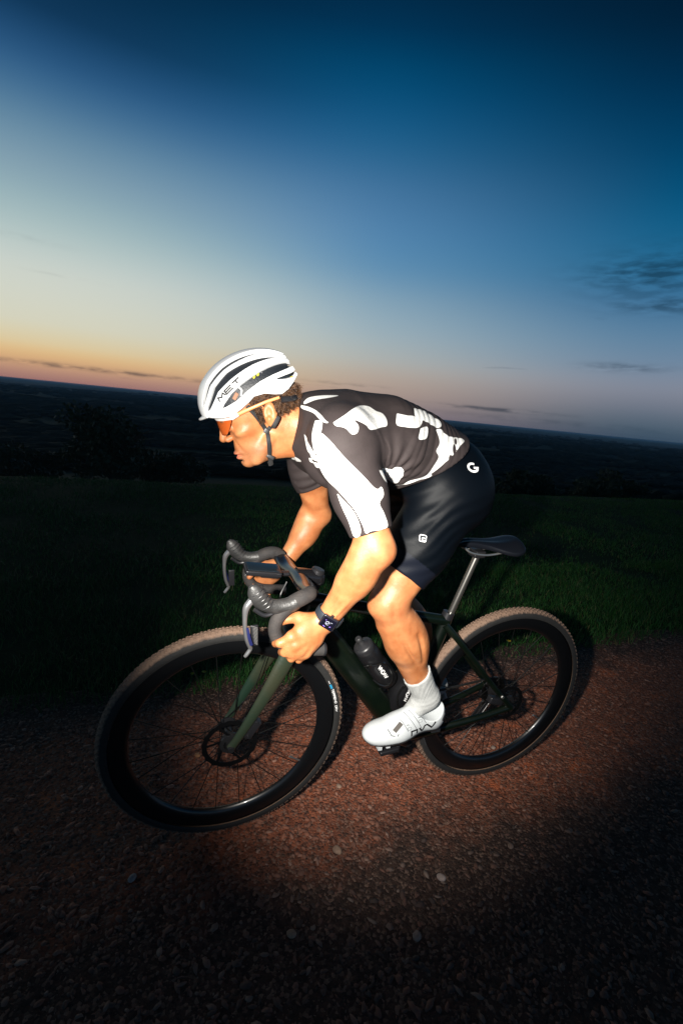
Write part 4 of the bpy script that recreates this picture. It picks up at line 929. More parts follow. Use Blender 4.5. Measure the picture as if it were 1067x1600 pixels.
# brakes
R_ = Matrix.Rotation(math.radians(-62), 3, 'Y'); mb = MB().box((.905, .044, .398), (.062, .026, .028), Matrix.Rotation(math.radians(60), 3, 'Y'), bev=.006); mb.box((.922, .034, .405), (.03, .020, .020), Matrix.Rotation(math.radians(60), 3, 'Y'), bev=.004)
for q in ((.893, .058, .422), (.917, .058, .380)): mb.lathe([(0, .003), (.0045, .003), (.0045, -.003)], q, n=10)
bp_('brake_caliper', mb, M_BLACKPL)
mb = MB().box((.058, .050, .372), (.060, .024, .026), Matrix.Rotation(math.radians(-15), 3, 'Y'), bev=.006); bp_('brake_caliper', mb, M_BLACKPL)
mb = MB().box((.052, .074, .400), (.012, .004, .010), Matrix.Rotation(math.radians(-40), 3, 'Y'), bev=.001); bp_('frame_badge', mb, M_ALU)
mb = MB(); stube(mb, [(.800, -.06, .70, .0024), (.818, -.056, .62, .0024), (.860, -.071, .50, .0024), (.905, -.068, .43, .0024), (.93, -.03, .40, .0024)], 6); bp_('brake_hose', mb, M_BLACKPL)
mb = MB(); stube(mb, [(.830, .0, .83, .0023), (.850, .02, .79, .0023), (.825, .03, .74, .0023), (.800, .02, .70, .0023)], 6); bp_('brake_hose', mb, M_BLACKPL)

# --- saddle and post
mb = MB(); mb.tube([(.284, 0, .668), (.2205, 0, .893)], .0110, 20); bp_('seat_post', mb, mat('post_metal', (.30, .29, .27), .26, metal=.92))
mb = MB().lathe([(.0, .012), (.019, .012), (.0195, -.010), (.017, -.012)], (.286, 0, .690), axis=(-.284, 0, .959), n=20); bp_('seat_clamp', mb, M_BLACKPL)
mb = MB().box((.222, 0, .901), (.040, .038, .012), None, bev=.003).box((.222, 0, .914), (.034, .044, .008), None, bev=.002); bp_('rail_clamp', mb, M_DARKM)
mb = MB()
for s in (1, -1): stube(mb, [(.285, s * .012, .932, .0035), (.262, s * .020, .916, .0035), (.22, s * .022, .908, .0035), (.18, s * .024, .909, .0035), (.12, s * .035, .925, .0035)], 8)
bp_('rail', mb, M_ALU)
vs, fs = [], []; SX = [(.302, .006, .934, .006), (.296, .016, .941, .014), (.275, .021, .947, .020), (.24, .026, .948, .024), (.20, .036, .946, .024), (.165, .052, .946, .024), (.130, .066, .950, .026), (.108, .068, .954, .026), (.090, .062, .955, .022), (.081, .042, .953, .012)]
NS = 24
for x_, hw, zt, dp in SX:
    for k in range(NS):
        a = 2 * PI * k / NS; cy = math.cos(a); sy = math.sin(a); yy = hw * math.copysign(abs(cy) ** .7, cy); 
        zz = zt + (.004 * math.copysign(abs(sy), sy) if sy > 0 else -dp * (abs(sy) ** .6) * (.35 + .65 * abs(cy))) - .35 * yy * yy / .07 - (.004 * math.exp(-(yy / .008) ** 2) if sy > 0 and x_ > .1 else 0)
        vs.append((x_, yy, zz))
for i in range(len(SX) - 1):
    for k in range(NS): fs.append((i * NS + k, i * NS + (k + 1) % NS, (i + 1) * NS + (k + 1) % NS, (i + 1) * NS + k))
fs += [tuple(range(NS)), tuple((len(SX) - 1) * NS + k for k in range(NS))]
me = MB().add(vs, fs).me(); bm = bmesh.new(); bm.from_mesh(me); bmesh.ops.subdivide_edges(bm, edges=bm.edges[:], cuts=1, smooth=.8, use_grid_fill=True); bm.to_mesh(me); bm.free()
bike.part('saddle', smooth(me), mat('saddle_cover', (.004, .005, .008), .42, bump=.15, bscale=300, spec=.35))

# --- bars, stem, levers.  z rises towards the left: the bars are rolled a little
def cz(y): return (y - .2) * .108
def cp(P, s):
    return [(p[0] + (0 if s > 0 else 0.0), s * p[1], p[2] + cz(s * p[1]), *p[3:]) for p in P]
mb = MB(); stube(mb, [(.812, -.165, .872 + cz(-.165), .0150, 1.5), (.806, -.09, .866 + cz(-.09), .0125, 2.0), (.802, 0, .869 + cz(0), .0150, 1.5), (.806, .09, .872 + cz(.09), .0125, 2.0), (.815, .165, .880 + cz(.165), .0150, 1.4)], 16, up=(1, 0, 0)); bp_('handlebar', mb, M_CARBON)
mb = MB(); stube(mb, [(.806, 0, .850, .020, 1.3), (.775, 0, .846, .021, 1.15), (.742, 0, .838, .024, 1.0), (.728, 0, .836, .020, .9)], 16); bp_('stem', mb, M_CARBON)
mb = MB().lathe([(0, .030), (.016, .030), (.0195, .026), (.0195, -.012), (.023, -.016), (.0235, -.030), (.0215, -.032), (.0215, -.036), (.026, -.038), (.026, -.048)], (.750, 0, .838), axis=(-.317, 0, .948), n=28); bp_('headset', mb, M_DARKM)
mb = MB().lathe([(.0262, -.0330), (.0275, -.0345), (.0262, -.0360)], (.750, 0, .838), axis=(-.317, 0, .948), n=28); bp_('headset_ring', mb, M_ALU)
for s in (1, -1):
    mb = MB(); stube(mb, cp([(.812, .160, .880, .0165), (.822, .183, .884, .0178), (.843, .197, .881, .0185), (.868, .201, .869, .0180), (.888, .203, .850, .0165), (.902, .204, .825, .0155), (.902, .205, .797, .0152), (.886, .206, .771, .0154), (.858, .208, .756, .0160), (.820, .210, .750, .0160), (.779, .212, .746, .0160)], s), 16)
    n0 = len(mb.v); m_ = mb.me()
    bp_t = bike.part('bar_tape', m_, M_TAPE)
    mb = MB().lathe([(0, .004), (.013, .004), (.0165, .001), (.0165, -.004)], cp([(.779, .212, .746)], s)[0], axis=(-1, 0, -.1), n=20); bp_('bar_plug', mb, M_BLACKPL)
    mb = MB(); stube(mb, cp([(.858, .2015, .874, .0182, 1.0), (.874, .202, .866, .0190, .95), (.900, .203, .864, .0178, .88), (.924, .204, .870, .0172, .85), (.940, .205, .882, .0195, .80), (.951, .206, .897, .0200, .72), (.960, .206, .911, .0150, .70), (.966, .206, .919, .0070, .8)], s), 18)
    hd = bp_('hood', mb, M_HOOD)
    for k in range(5):
        c0 = V(cp([(.928 + k * .0065, .2045, .872 + k * .0085)], s)[0][:3]); dd = V((.6, 0, .8)).normalized(); ee = V((0, 1, 0)); gg = dd.cross(ee)
        mb = MB(); mb.tube([c0 + (ee * math.cos(q) * .0158 + gg * math.sin(q) * .0192) for q in np.linspace(-.6, PI + .6, 12)], .0011, 5); bike.part('ridge', mb.me(), M_BLACKPL, parent=hd)
    mb = MB(); stube(mb, cp([(.962, .206, .885, .0085, .9), (.973, .208, .868, .0080, 1.0), (.975, .209, .845, .0058, 1.3), (.973, .210, .815, .0052, 1.9), (.968, .211, .790, .0052, 2.1), (.961, .211, .772, .0050, 1.6), (.958, .211, .764, .0046, 1.2), (.966, .212, .750, .0044, 1.2), (.970, .212, .745, .0036, 1.1)], s), 12)
    bp_('brake_lever', mb, mat('lever_silver', (.30, .30, .31), .30, metal=.75))
    mb = MB(); stube(mb, cp([(.9695, .2185, .822, .0028, .3), (.9645, .2215, .798, .0034, .3), (.958, .2215, .778, .0036, .3)], s), 8); bp_('lever_stripe', mb, mat('lever_blue', (.008, .011, .06), .4))
    mb = MB()
    for k in range(13):
        z_ = .822 - k * .0036; mb.tube([cp([(.960 - k * .0007, .209, z_)], s)[0], cp([(.945 - k * .0002, .211, z_ - .006)], s)[0]], .0009, 5)
    pd_ = bp_('shift_paddle_grip', mb, M_ALU)
    mb = MB().box(cp([(.951, .207, .796)], s)[0], (.018, .006, .052), Matrix.Rotation(math.radians(4), 3, 'Y'), bev=.002); bp_('shift_paddle', mb, M_BLACKPL)
    mb = MB(); stube(mb, cp([(.905, .206, .852, .004), (.93, .207, .846, .0052), (.955, .207, .862, .005)], s), 8); bp_('lever_body', mb, M_BLACKPL)

# --- cranks, pedals, chain, cassette, derailleur
PL = V((.505, .125, .328)); cr = PL - V(BB); cr.y = 0; PR = V(BB) - cr; PR.y = -.125
for s, P in ((1, PL), (-1, PR)):
    mb = MB(); stube(mb, [(BB[0], s * .058, BB[2], .018, .5), (*(V(BB).lerp(P, .5))[:1], s * .068, (V(BB).lerp(P, .5)).z, .0135, .6), (P.x, s * .078, P.z, .0125, .6)], 12); bp_('crank_arm', mb, M_BLACKPL)
    mb = MB().tube([(P.x, s * .07, P.z), (P.x, s * .150, P.z)], .006, 10).box((P.x, s * .125, P.z), (.062, .052, .014), Matrix.Rotation(math.radians(6), 3, 'Y'), bev=.004)
    for dx in (-.03, .03): mb.box((P.x + dx, s * .125, P.z + .006), (.010, .040, .014), None, bev=.002)
    bp_('pedal', mb, M_BLACKPL)
mb = MB().tube([(BB[0], -.065, BB[2]), (BB[0], .065, BB[2])], .012, 14); bp_('spindle', mb, M_DARKM)
def gear(mb, c, r, nt_, y, th=.0018, hole=0):
    n = nt_ * 4; vs = []
    for yy in (y - th / 2, y + th / 2):
        for k in range(n):
            a = 2 * PI * k / n; rr_ = r + (.0028 if k % 4 in (1, 2) else -.0012); vs.append((c[0] + math.cos(a) * rr_, yy, c[2] + math.sin(a) * rr_))
        for k in range(n): a = 2 * PI * k / n; vs.append((c[0] + math.cos(a) * r * .80, yy, c[2] + math.sin(a) * r * .80))
    fs = []
    for k in range(n):
        j = (k + 1) % n; fs += [(k, j, n + j, n + k), (2 * n + k, 3 * n + k, 3 * n + j, 2 * n + j), (k, 2 * n + k, 2 * n + j, j), (n + k, n + j, 3 * n + j, 3 * n + k)]
    mb.add(vs, fs)
for r_, n_t, y_ in ((.088, 44, -.047), (.070, 34, -.041)):
    mb = MB(); gear(mb, BB, r_, n_t, y_)
    for k in range(4): a = PI / 2 * k + .4; mb.tube([(BB[0], y_, BB[2]), (BB[0] + math.cos(a) * r_ * .84, y_, BB[2] + math.sin(a) * r_ * .84)], .007, 6, sq=.3)
    bp_('chainring', mb, M_DARKM)
for k in range(10):
    mb = MB(); gear(mb, (0, 0, HUBZ), .022 + .0033 * k, 11 + 2 * k, -.052 + k * .0026, .0016)
    bp_('sprocket', mb, mat('sprocket', (.16, .16, .16), .3, metal=1) if k == 0 else bpy.data.materials['sprocket'])
JW1, JW2 = V((.012, -.042, .282)), V((.052, -.042, .212))
path = []
def arc(c, r, a0, a1, n=14): return [V((c[0] + r * math.cos(math.radians(a0 + (a1 - a0) * i / n)), -.042, c[2] + r * math.sin(math.radians(a0 + (a1 - a0) * i / n)))) for i in range(n + 1)]
path = arc(BB, .088, 95, -95) + arc(JW2, .013, -80, -200, 6) + arc(JW1, .013, -20, 60, 5) + arc((0, 0, HUBZ), .042, -60, -262)
mb = MB(); tot = 0; out_ = []; path.append(path[0])
for a, b_ in zip(path[:-1], path[1:]):
    L = (b_ - a).length; k0 = tot
    while k0 < tot + L: out_.append((a.lerp(b_, (k0 - tot) / L), (b_ - a).normalized())); k0 += .0127 / 2 if False else .0100
    tot += L
for i, (p, d) in enumerate(out_):
    R3 = Matrix((d, V((0, 1, 0)), d.cross(V((0, 1, 0))))).transposed(); mb.box(p, (.0085, .006 if i % 2 else .0042, .0072), R3)
ch = bp_('chain', mb, mat('chain_steel', (.14, .13, .12), .35, metal=.9))
mb = MB().box((.004, -.070, .305), (.030, .030, .045), Matrix.Rotation(math.radians(20), 3, 'Y'), bev=.008); mb.box((JW1 + JW2) / 2 + V((0, -.008, 0)), (.022, .003, .105), Matrix.Rotation(math.radians(-30), 3, 'Y'), bev=.001); mb.box((JW1 + JW2) / 2 + V((0, .008, 0)), (.022, .003, .105), Matrix.Rotation(math.radians(-30), 3, 'Y'), bev=.001)
bp_('rear_derailleur', mb, M_BLACKPL)
for J_ in (JW1, JW2): mb = MB(); gear(mb, J_, .012, 12, -.042, .004); bp_('jockey_wheel', mb, M_BLACKPL)
mb = MB().box((.345, -.048, .372), (.045, .026, .022), Matrix.Rotation(math.radians(-20), 3, 'Y'), bev=.006); mb.box((.372, -.050, .352), (.060, .014, .020), Matrix.Rotation(math.radians(-35), 3, 'Y'), bev=.004); bp_('front_derailleur', mb, M_BLACKPL)

# --- bottles and their cages
M_BOTTLE = mat('bottle_black', (.007, .007, .008), .30, spec=.5, bump=.05, bscale=60); M_CAGE = mat('cage_gloss', (.006, .006, .006), .12, coat=.8)
def bottle(base, ax, label, cage_out, textdir):
    ax = V(ax).normalized(); base = V(base); e = V(cage_out).normalized(); side = ax.cross(e)
    th = Thing('water_bottle', label, 'bottle', tuple(base))
    prof = [(0, 0), (.033, 0), (.0355, .004), (.0360, .050), (.0360, .080), (.0335, .092), (.0335, .104), (.0360, .116), (.0360, .138), (.034, .150), (.0300, .158)]
    b_ = th.part('body', MB().lathe(prof, base, ax, 40).me(), M_BOTTLE)
    th.part('cap', MB().lathe([(.0315, .154), (.0325, .156), (.0325, .170), (.031, .174), (.026, .177), (.024, .1765), (.0215, .178), (.012, .182), (.010, .183)], base, ax, 36).me(), mat('cap_rubber', (.016, .016, .018), .4))
    th.part('nozzle', MB().lathe([(.0105, .180), (.0105, .186), (.0085, .189), (.0085, .195), (.0105, .197), (.0105, .204), (.008, .207), (0, .207)], base, ax, 24).me(), mat('nozzle_rubber', (.022, .022, .023), .45))
    tr = bvh(*(lambda m: ([v.co for v in m.vertices], [list(p.vertices) for p in m.polygons]))(b_.data)) if False else None
    # lettering runs down the bottle, on the side towards the left
    T_ = text_strokes('VNOAV', .054, .0115, .18); rx = -ax; mb = MB(); n = side if side.y > 0 else -side; ang0 = 0
    for st in T_:
        P = []
        for (a, c), (a2, c2) in zip(st[:-1], st[1:]):
            k = max(1, int(math.hypot(a2 - a, c2 - c) / .003)); P += [(a + (a2 - a) * i / k, c + (c2 - c) * i / k) for i in range(k)]
        P.append(st[-1]); vs = []
        for i, (u, v_) in enumerate(P):
            u0, v0 = P[max(i - 1, 0)]; u1, v1 = P[min(i + 1, len(P) - 1)]; L = math.hypot(u1 - u0, v1 - v0) or 1
            for s in (1, -1):
                uu, vv = u - (v1 - v0) / L * .0015 * s, v_ + (u1 - u0) / L * .0015 * s; a = (vv - .007) / .036 + .12
                r = .0366; w_ = (V((0, 1, 0)) - ax * ax.y).normalized(); t_ = rx.cross(w_) * -1
                vs.append(base + ax * (.098 - uu + textdir) + w_ * math.cos(a) * r + t_ * math.sin(a) * r)
        mb.add(vs, [(2 * i, 2 * i + 1, 2 * i + 3, 2 * i + 2) for i in range(len(vs) // 2 - 1)])
    th.part('lettering', mesh('lettering', mb.v, mb.f), M_WHITEP, parent=b_)
    # cage: two arms that loop round the bottle, a back plate and a foot
    w_ = (V((0, 1, 0)) - ax * ax.y).normalized(); f_ = w_.cross(ax).normalized(); f_ = f_ if f_.dot(e) < 0 else -f_         # f_ points away from the tube
    mb = MB(); r = .0385
    for s in (1, -1):
        Q = []
        for (al, hh) in ((150, .118), (120, .122), (95, .114), (62, .100), (48, .066), (62, .030), (100, .016), (135, .030), (160, .05)):
            a = math.radians(al); Q.append((*(base + ax * hh + f_ * math.cos(a) * r + w_ * s * math.sin(a) * r), .0036))
        stube(mb, Q, 8, seg=5)
    mb.tube([base + ax * .03 - f_ * .0395, base + ax * .125 - f_ * .0395], .010, 8, up=tuple(w_), sq=1.0)
    mb.tube([base - f_ * .039 + ax * .03, base - f_ * .034 - ax * .003, base + f_ * .012 - ax * .004], .007, 8, up=tuple(w_), sq=1.4)
    bp_('bottle_cage', mb, M_CAGE); return th
dtu = V((.611, 0, .792)).normalized()
bottle((.4665, 0, .4700), dtu, 'black squeeze bottle with white lettering, in the cage on the down tube', (.792, 0, -.611), 0)
stu = V((-.235, 0, .972)).normalized()
bottle((.4245, 0, .3650), stu, 'black bottle half hidden behind the shin, in the cage on the seat tube', (-.972, 0, -.235), 0)

# --- head unit in front of the bars
cpm = Thing('cycling_computer', 'black bike computer on a mount in front of the handlebar', 'bike computer', (.898, 0, .860))
R_ = Matrix.Rotation(math.radians(-6), 3, 'Y') @ Matrix.Rotation(math.radians(-5), 3, 'X')
mb = MB().box((.899, -.004, .866), (.098, .056, .015), R_, bev=.005); cb_ = cpm.part('case', mb.me(), mat('unit_case', (.012, .012, .014), .28))
mb = MB().box((.899, -.004, .8742), (.084, .046, .002), R_, bev=.0008); cpm.part('screen', mb.me(), mat('unit_screen', (.010, .016, .022), .10))
mb = MB().box((.880, -.004, .853), (.050, .030, .012), R_, bev=.004); mb.tube([(.895, -.004, .856), (.860, -.012, .850), (.818, -.020, .846)], .007, 8, sq=1.6); cpm.part('mount', mb.me(), M_BLACKPL)
mb = MB().box((.945, .006, .858), (.006, .012, .004), R_, bev=.001); cpm.part('tab', mb.me(), M_ALU)

# ================================================================== LAND
def vnoise(x, y, seed=0):
    """smooth value noise, vectorised"""
    xi, yi = np.floor(x).astype(np.int64), np.floor(y).astype(np.int64); fx, fy = x - xi, y - yi; fx = fx * fx * (3 - 2 * fx); fy = fy * fy * (3 - 2 * fy)
    def h(a, b):
        n = (a * 374761393 + b * 668265263 + seed * 974711) & 0x7fffffff; n = ((n ^ (n >> 13)) * 1274126177) & 0x7fffffff; return ((n ^ (n >> 16)) & 0xffff) / 65535.0
    return (h(xi, yi) * (1 - fx) + h(xi + 1, yi) * fx) * (1 - fy) + (h(xi, yi + 1) * (1 - fx) + h(xi + 1, yi + 1) * fx) * fy
def fbm(x, y, o=4, seed=0): return sum(vnoise(x * 2 ** i, y * 2 ** i, seed + i) * .5 ** i for i in range(o)) / (2 - .5 ** (o - 1))
def land(x, y):
    z = .03 * (fbm(x * .7, y * .7, 3, 5) - .5) * np.clip((y - .9) / 1.5, 0, 1)
    e = np.maximum(0, y - 5.2 - .25 * (fbm(x * .12, y * 0, 2, 9) - .5)); d = np.where(e < 3, .045 * e * e, .405 + .27 * (e - 3)); far = 38 + 20 * (fbm(x / 900, y / 900, 4, 3) - .5) * np.clip(np.hypot(x, y) / 1500, 0, 1) * 2.0
    d = far * (1 - np.exp(-d / far)) - 0.0
    return z - d
def nonuni(dense0, dense1, step, far, g=1.16):
    v = list(np.arange(dense0, dense1, step)); s = step; a = dense1
    while a < far: v.append(a); s *= g; a += s
    v.append(far); s = step * g; a = dense0 - s
    while a > -far: v.insert(0, a); s *= g; a -= s
    v.insert(0, -far); return np.array(v)
gx = nonuni(-5, 14, .16, 26000, 1.12); gy = nonuni(-2.5, 10.5, .12, 26000, 1.10)
XX, YY = np.meshgrid(gx, gy, indexing='ij'); ZZ = land(XX, YY); ZZ = np.where((YY < .9) & (YY > -4) & (np.abs(XX) < 20), ZZ - .012, ZZ)
nx_, ny_ = len(gx), len(gy); idx = np.arange(nx_ * ny_).reshape(nx_, ny_)
Q = np.stack([idx[:-1, :-1], idx[1:, :-1], idx[1:, 1:], idx[:-1, 1:]], -1).reshape(-1, 4)
M_LAND = bpy.data.materials.new('land'); M_LAND.use_nodes = True; nt = M_LAND.node_tree; b = nt.nodes['Principled BSDF']; t = nn(nt, 'ShaderNodeTexCoord')
n1 = noise(nt, t.outputs['Object'], .012, 5); n2 = noise(nt, t.outputs['Object'], 2.5, 6, .65); n3 = noise(nt, t.outputs['Object'], 40, 5, .7)
c = mix(nt, n2, (.007, .022, .006, 1), (.014, .040, .011, 1)); c = mix(nt, mth(nt, 'MULTIPLY', mth(nt, 'SUBTRACT', n1, .5), 4, clamp=True), c, (.016, .022, .013, 1)); c = mix(nt, mth(nt, 'MULTIPLY', n3, .5), c, (.012, .014, .006, 1))
nt.links.new(c, b.inputs['Base Color']); b.inputs['Roughness'].default_value = 1; b.inputs['Specular IOR Level'].default_value = .1
bp = nn(nt, 'ShaderNodeBump'); bp.inputs['Strength'].default_value = .8; bp.inputs['Distance'].default_value = .02; nt.links.new(n3, bp.inputs['Height']); nt.links.new(bp.outputs[0], b.inputs['Normal'])
single('ground', fastmesh('ground', np.stack([XX, YY, ZZ], -1).reshape(-1, 3), Q, True), M_LAND, kind='structure')

# the dirt track: fine relief
def edge(x): return .76 + .07 * (fbm(x * 1.7, x * 0 + 3, 3, 21) - .5) * 2
def track_z(x, y):
    z = .010 * (fbm(x * 2.2, y * 3.2, 3, 31) - .5) + .006 * (fbm(x * 14, y * 14, 3, 41) - .5) + .0045 * (fbm(x * 55, y * 55, 2, 51) - .5)
    return z - .02 * np.clip((y - edge(x) + .05) / .25, 0, 1)
tx = np.concatenate([np.arange(-9, -2.2, .08), np.arange(-2.2, 2.2, .0125), np.arange(2.2, 12, .08)]); ty = np.concatenate([np.arange(-9, -1.3, .08), np.arange(-1.3, 1.06, .0105)])
XX, YY = np.meshgrid(tx, ty, indexing='ij'); ZZ = track_z(XX, YY)
idx = np.arange(len(tx) * len(ty)).reshape(len(tx), len(ty)); Q = np.stack([idx[:-1, :-1], idx[1:, :-1], idx[1:, 1:], idx[:-1, 1:]], -1).reshape(-1, 4)
M_DIRT = bpy.data.materials.new('red_dirt'); M_DIRT.use_nodes = True; nt = M_DIRT.node_tree; b = nt.nodes['Principled BSDF']; t = nn(nt, 'ShaderNodeTexCoord'); OBJ = t.outputs['Object']
na, nb, nc, nd = noise(nt, OBJ, 3.2, 5, .6), noise(nt, OBJ, 26, 6, .7), noise(nt, OBJ, 170, 5, .75), noise(nt, OBJ, 9, 4)
sy = nn(nt, 'ShaderNodeSeparateXYZ'); nt.links.new(OBJ, sy.inputs[0])
def soil_flash_mask(nt, Y, na_, nd_):      # a strip of fine red soil under the bicycle's line, coarse dark grit on either side; their contrast also paints in the flash falloff
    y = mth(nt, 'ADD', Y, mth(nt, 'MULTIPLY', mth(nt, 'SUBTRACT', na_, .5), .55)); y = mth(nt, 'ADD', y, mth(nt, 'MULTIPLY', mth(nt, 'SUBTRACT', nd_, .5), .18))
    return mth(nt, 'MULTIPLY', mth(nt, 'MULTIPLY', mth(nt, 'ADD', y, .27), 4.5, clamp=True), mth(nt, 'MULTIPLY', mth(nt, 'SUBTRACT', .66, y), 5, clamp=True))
sm = soil_flash_mask(nt, sy.outputs[1], na, nd)
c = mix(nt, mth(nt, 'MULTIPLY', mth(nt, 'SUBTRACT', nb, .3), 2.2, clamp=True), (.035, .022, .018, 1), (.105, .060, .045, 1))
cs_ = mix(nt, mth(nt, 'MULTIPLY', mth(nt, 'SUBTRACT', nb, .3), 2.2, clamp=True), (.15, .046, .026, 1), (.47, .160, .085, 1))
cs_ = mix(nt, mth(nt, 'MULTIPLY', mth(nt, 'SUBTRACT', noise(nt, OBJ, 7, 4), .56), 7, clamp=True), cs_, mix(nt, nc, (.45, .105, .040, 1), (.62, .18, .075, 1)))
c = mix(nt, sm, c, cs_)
vo = nn(nt, 'ShaderNodeTexVoronoi'); vo.inputs['Scale'].default_value = 130; nt.links.new(OBJ, vo.inputs['Vector'])
sv = nn(nt, 'ShaderNodeSeparateColor'); nt.links.new(vo.outputs['Color'], sv.inputs[0])
c = mix(nt, mth(nt, 'MULTIPLY', mth(nt, 'GREATER_THAN', sv.outputs[0], .72), .65), c, mix(nt, sv.outputs[1], (.10, .060, .045, 1), (.30, .19, .14, 1)))
c = mix(nt, mth(nt, 'MULTIPLY', mth(nt, 'GREATER_THAN', sv.outputs[2], .78), .6), c, (.035, .024, .02, 1))
nt.links.new(c, b.inputs['Base Color']); b.inputs['Roughness'].default_value = .95; b.inputs['Specular IOR Level'].default_value = .2
bp = nn(nt, 'ShaderNodeBump'); bp.inputs['Strength'].default_value = .9; bp.inputs['Distance'].default_value = .006
nt.links.new(mth(nt, 'ADD', mth(nt, 'MULTIPLY', mth(nt, 'SUBTRACT', 1.0, vo.outputs['Distance']), .9), mth(nt, 'ADD', nc, nb)), bp.inputs['Height']); nt.links.new(bp.outputs[0], b.inputs['Normal'])
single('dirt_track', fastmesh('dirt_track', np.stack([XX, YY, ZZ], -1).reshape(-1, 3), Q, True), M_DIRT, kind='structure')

# gravel: lumpy stones, one mesh
bm = bmesh.new(); bmesh.ops.create_icosphere(bm, subdivisions=1, radius=1); IV = np.array([v.co[:] for v in bm.verts]); IF = np.array([[v.index for v in f.verts] for f in bm.faces]); bm.free()
bm = bmesh.new(); bmesh.ops.create_icosphere(bm, subdivisions=2, radius=1); IV2 = np.array([v.co[:] for v in bm.verts]); IF2 = np.array([[v.index for v in f.verts] for f in bm.faces]); bm.free()
def stones(n, x0, x1, y0, y1, r0, r1, seed, name):
    r = np.random.default_rng(seed); x = r.uniform(x0, x1, n); y = r.uniform(y0, y1, n); k = y < edge(x) + .04 * r.normal(0, 1, n); x, y = x[k], y[k]; n = len(x)
    s = r0 + (r1 - r0) * r.random(n) ** 5; z = track_z(x, y); sc = np.stack([s * r.uniform(.8, 1.8, n), s * r.uniform(.5, 1.0, n), s * r.uniform(.25, .6, n)], 1)
    a = r.uniform(0, 2 * PI, n); P = IV[None] * (1 + r.normal(0, .22, (n, len(IV), 1))) * sc[:, None]; ca, sa = np.cos(a)[:, None], np.sin(a)[:, None]
    X = P[..., 0] * ca - P[..., 1] * sa + x[:, None]; Y = P[..., 0] * sa + P[..., 1] * ca + y[:, None]; Z = P[..., 2] + (z + s * .02)[:, None]
    Vv = np.stack([X, Y, Z], -1).reshape(-1, 3); Ff = (IF[None] + (np.arange(n) * len(IV))[:, None, None]).reshape(-1, 3)
    me = fastmesh(name, Vv, Ff); tone = np.repeat(r.random(n), len(IV)); attr(me, 'tone', tone); return me
M_STONE = bpy.data.materials.new('gravel_stone'); M_STONE.use_nodes = True; nt = M_STONE.node_tree; b = nt.nodes['Principled BSDF']; t = nn(nt, 'ShaderNodeTexCoord')
tn = at_(nt, 'tone'); c = ramp(nt, [(0, (.045, .030, .024)), (.4, (.14, .066, .045)), (.7, (.27, .10, .055)), (.9, (.23, .15, .115)), (1, (.38, .27, .21))], tn, 'LINEAR')
sy = nn(nt, 'ShaderNodeSeparateXYZ'); nt.links.new(t.outputs['Object'], sy.inputs[0]); sm = soil_flash_mask(nt, sy.outputs[1], noise(nt, t.outputs['Object'], 3.2, 5, .6), noise(nt, t.outputs['Object'], 9, 4))
c = mix(nt, sm, mix(nt, .45, c, (.05, .036, .032, 1)), mix(nt, .50, c, (.46, .165, .090, 1)))  # stones follow the same soil band and painted flash falloff
c = mix(nt, mth(nt, 'MULTIPLY', noise(nt, t.outputs['Object'], 90, 4), .5), c, (.10, .06, .045, 1)); nt.links.new(c, b.inputs['Base Color']); b.inputs['Roughness'].default_value = .85
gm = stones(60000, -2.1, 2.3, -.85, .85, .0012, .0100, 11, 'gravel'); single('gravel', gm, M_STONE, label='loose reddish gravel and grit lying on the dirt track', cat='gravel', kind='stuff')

# larger stones one can pick out
SPEC = [(-.642, -.172, .0150, 'round pale stone right of centre below the front wheel, largest on the track', (.30, .19, .13)),
        (-.375, -.331, .0130, 'sharp whitish stone in the foreground below the pedals', (.42, .32, .28)), (-1.215, -.107, .0120, 'small grey stone at the lower left in front of the front wheel', (.28, .25, .24)),
        (-.555, .060, .0100, 'flat buff stone between the two wheels', (.36, .24, .17)), (-.320, -.02, .0100, 'rust coloured stone below the rear wheel', (.30, .12, .06)),
        (-.10, -.30, .0110, 'dull brown stone at the lower right of the track', (.20, .13, .10)), (-.83, -.36, .0120, 'tan stone near the bottom, left of the middle', (.30, .21, .15)),
        (-.52, -.45, .0130, 'grey stone nearest the viewer at the bottom middle', (.22, .18, .16)), (-1.02, .33, .0120, 'orange brown stone seen through the spokes of the front wheel', (.42, .20, .09)),
        (.14, .10, .0100, 'small pale stone to the right of the rear wheel', (.34, .26, .21))]
for i, (x, y, s, lab, col) in enumerate(SPEC):
    r = np.random.default_rng(100 + i); P = IV2 * (1 + .16 * (fbm(IV2[:, 0] * 1.7 + i, IV2[:, 1] * 1.7 + IV2[:, 2] * 1.3, 3, i) - .5)[:, None] * 2) * np.array([1.1, .85, .55]) * s; a = r.uniform(0, 6); P = np.stack([P[:, 0] * math.cos(a) - P[:, 1] * math.sin(a), P[:, 0] * math.sin(a) + P[:, 1] * math.cos(a), P[:, 2]], 1)
    o = single('stone', fastmesh('stone', P, IF2, True), mat('stone_%02d' % i, col, .85, bump=.6, bscale=160, var=.35, vscale=60), label=lab, cat='stone', group='larger stones lying on the dirt track')
    o.location = (x, y, float(track_z(np.array([x]), np.array([y]))[0]) + s * .3)

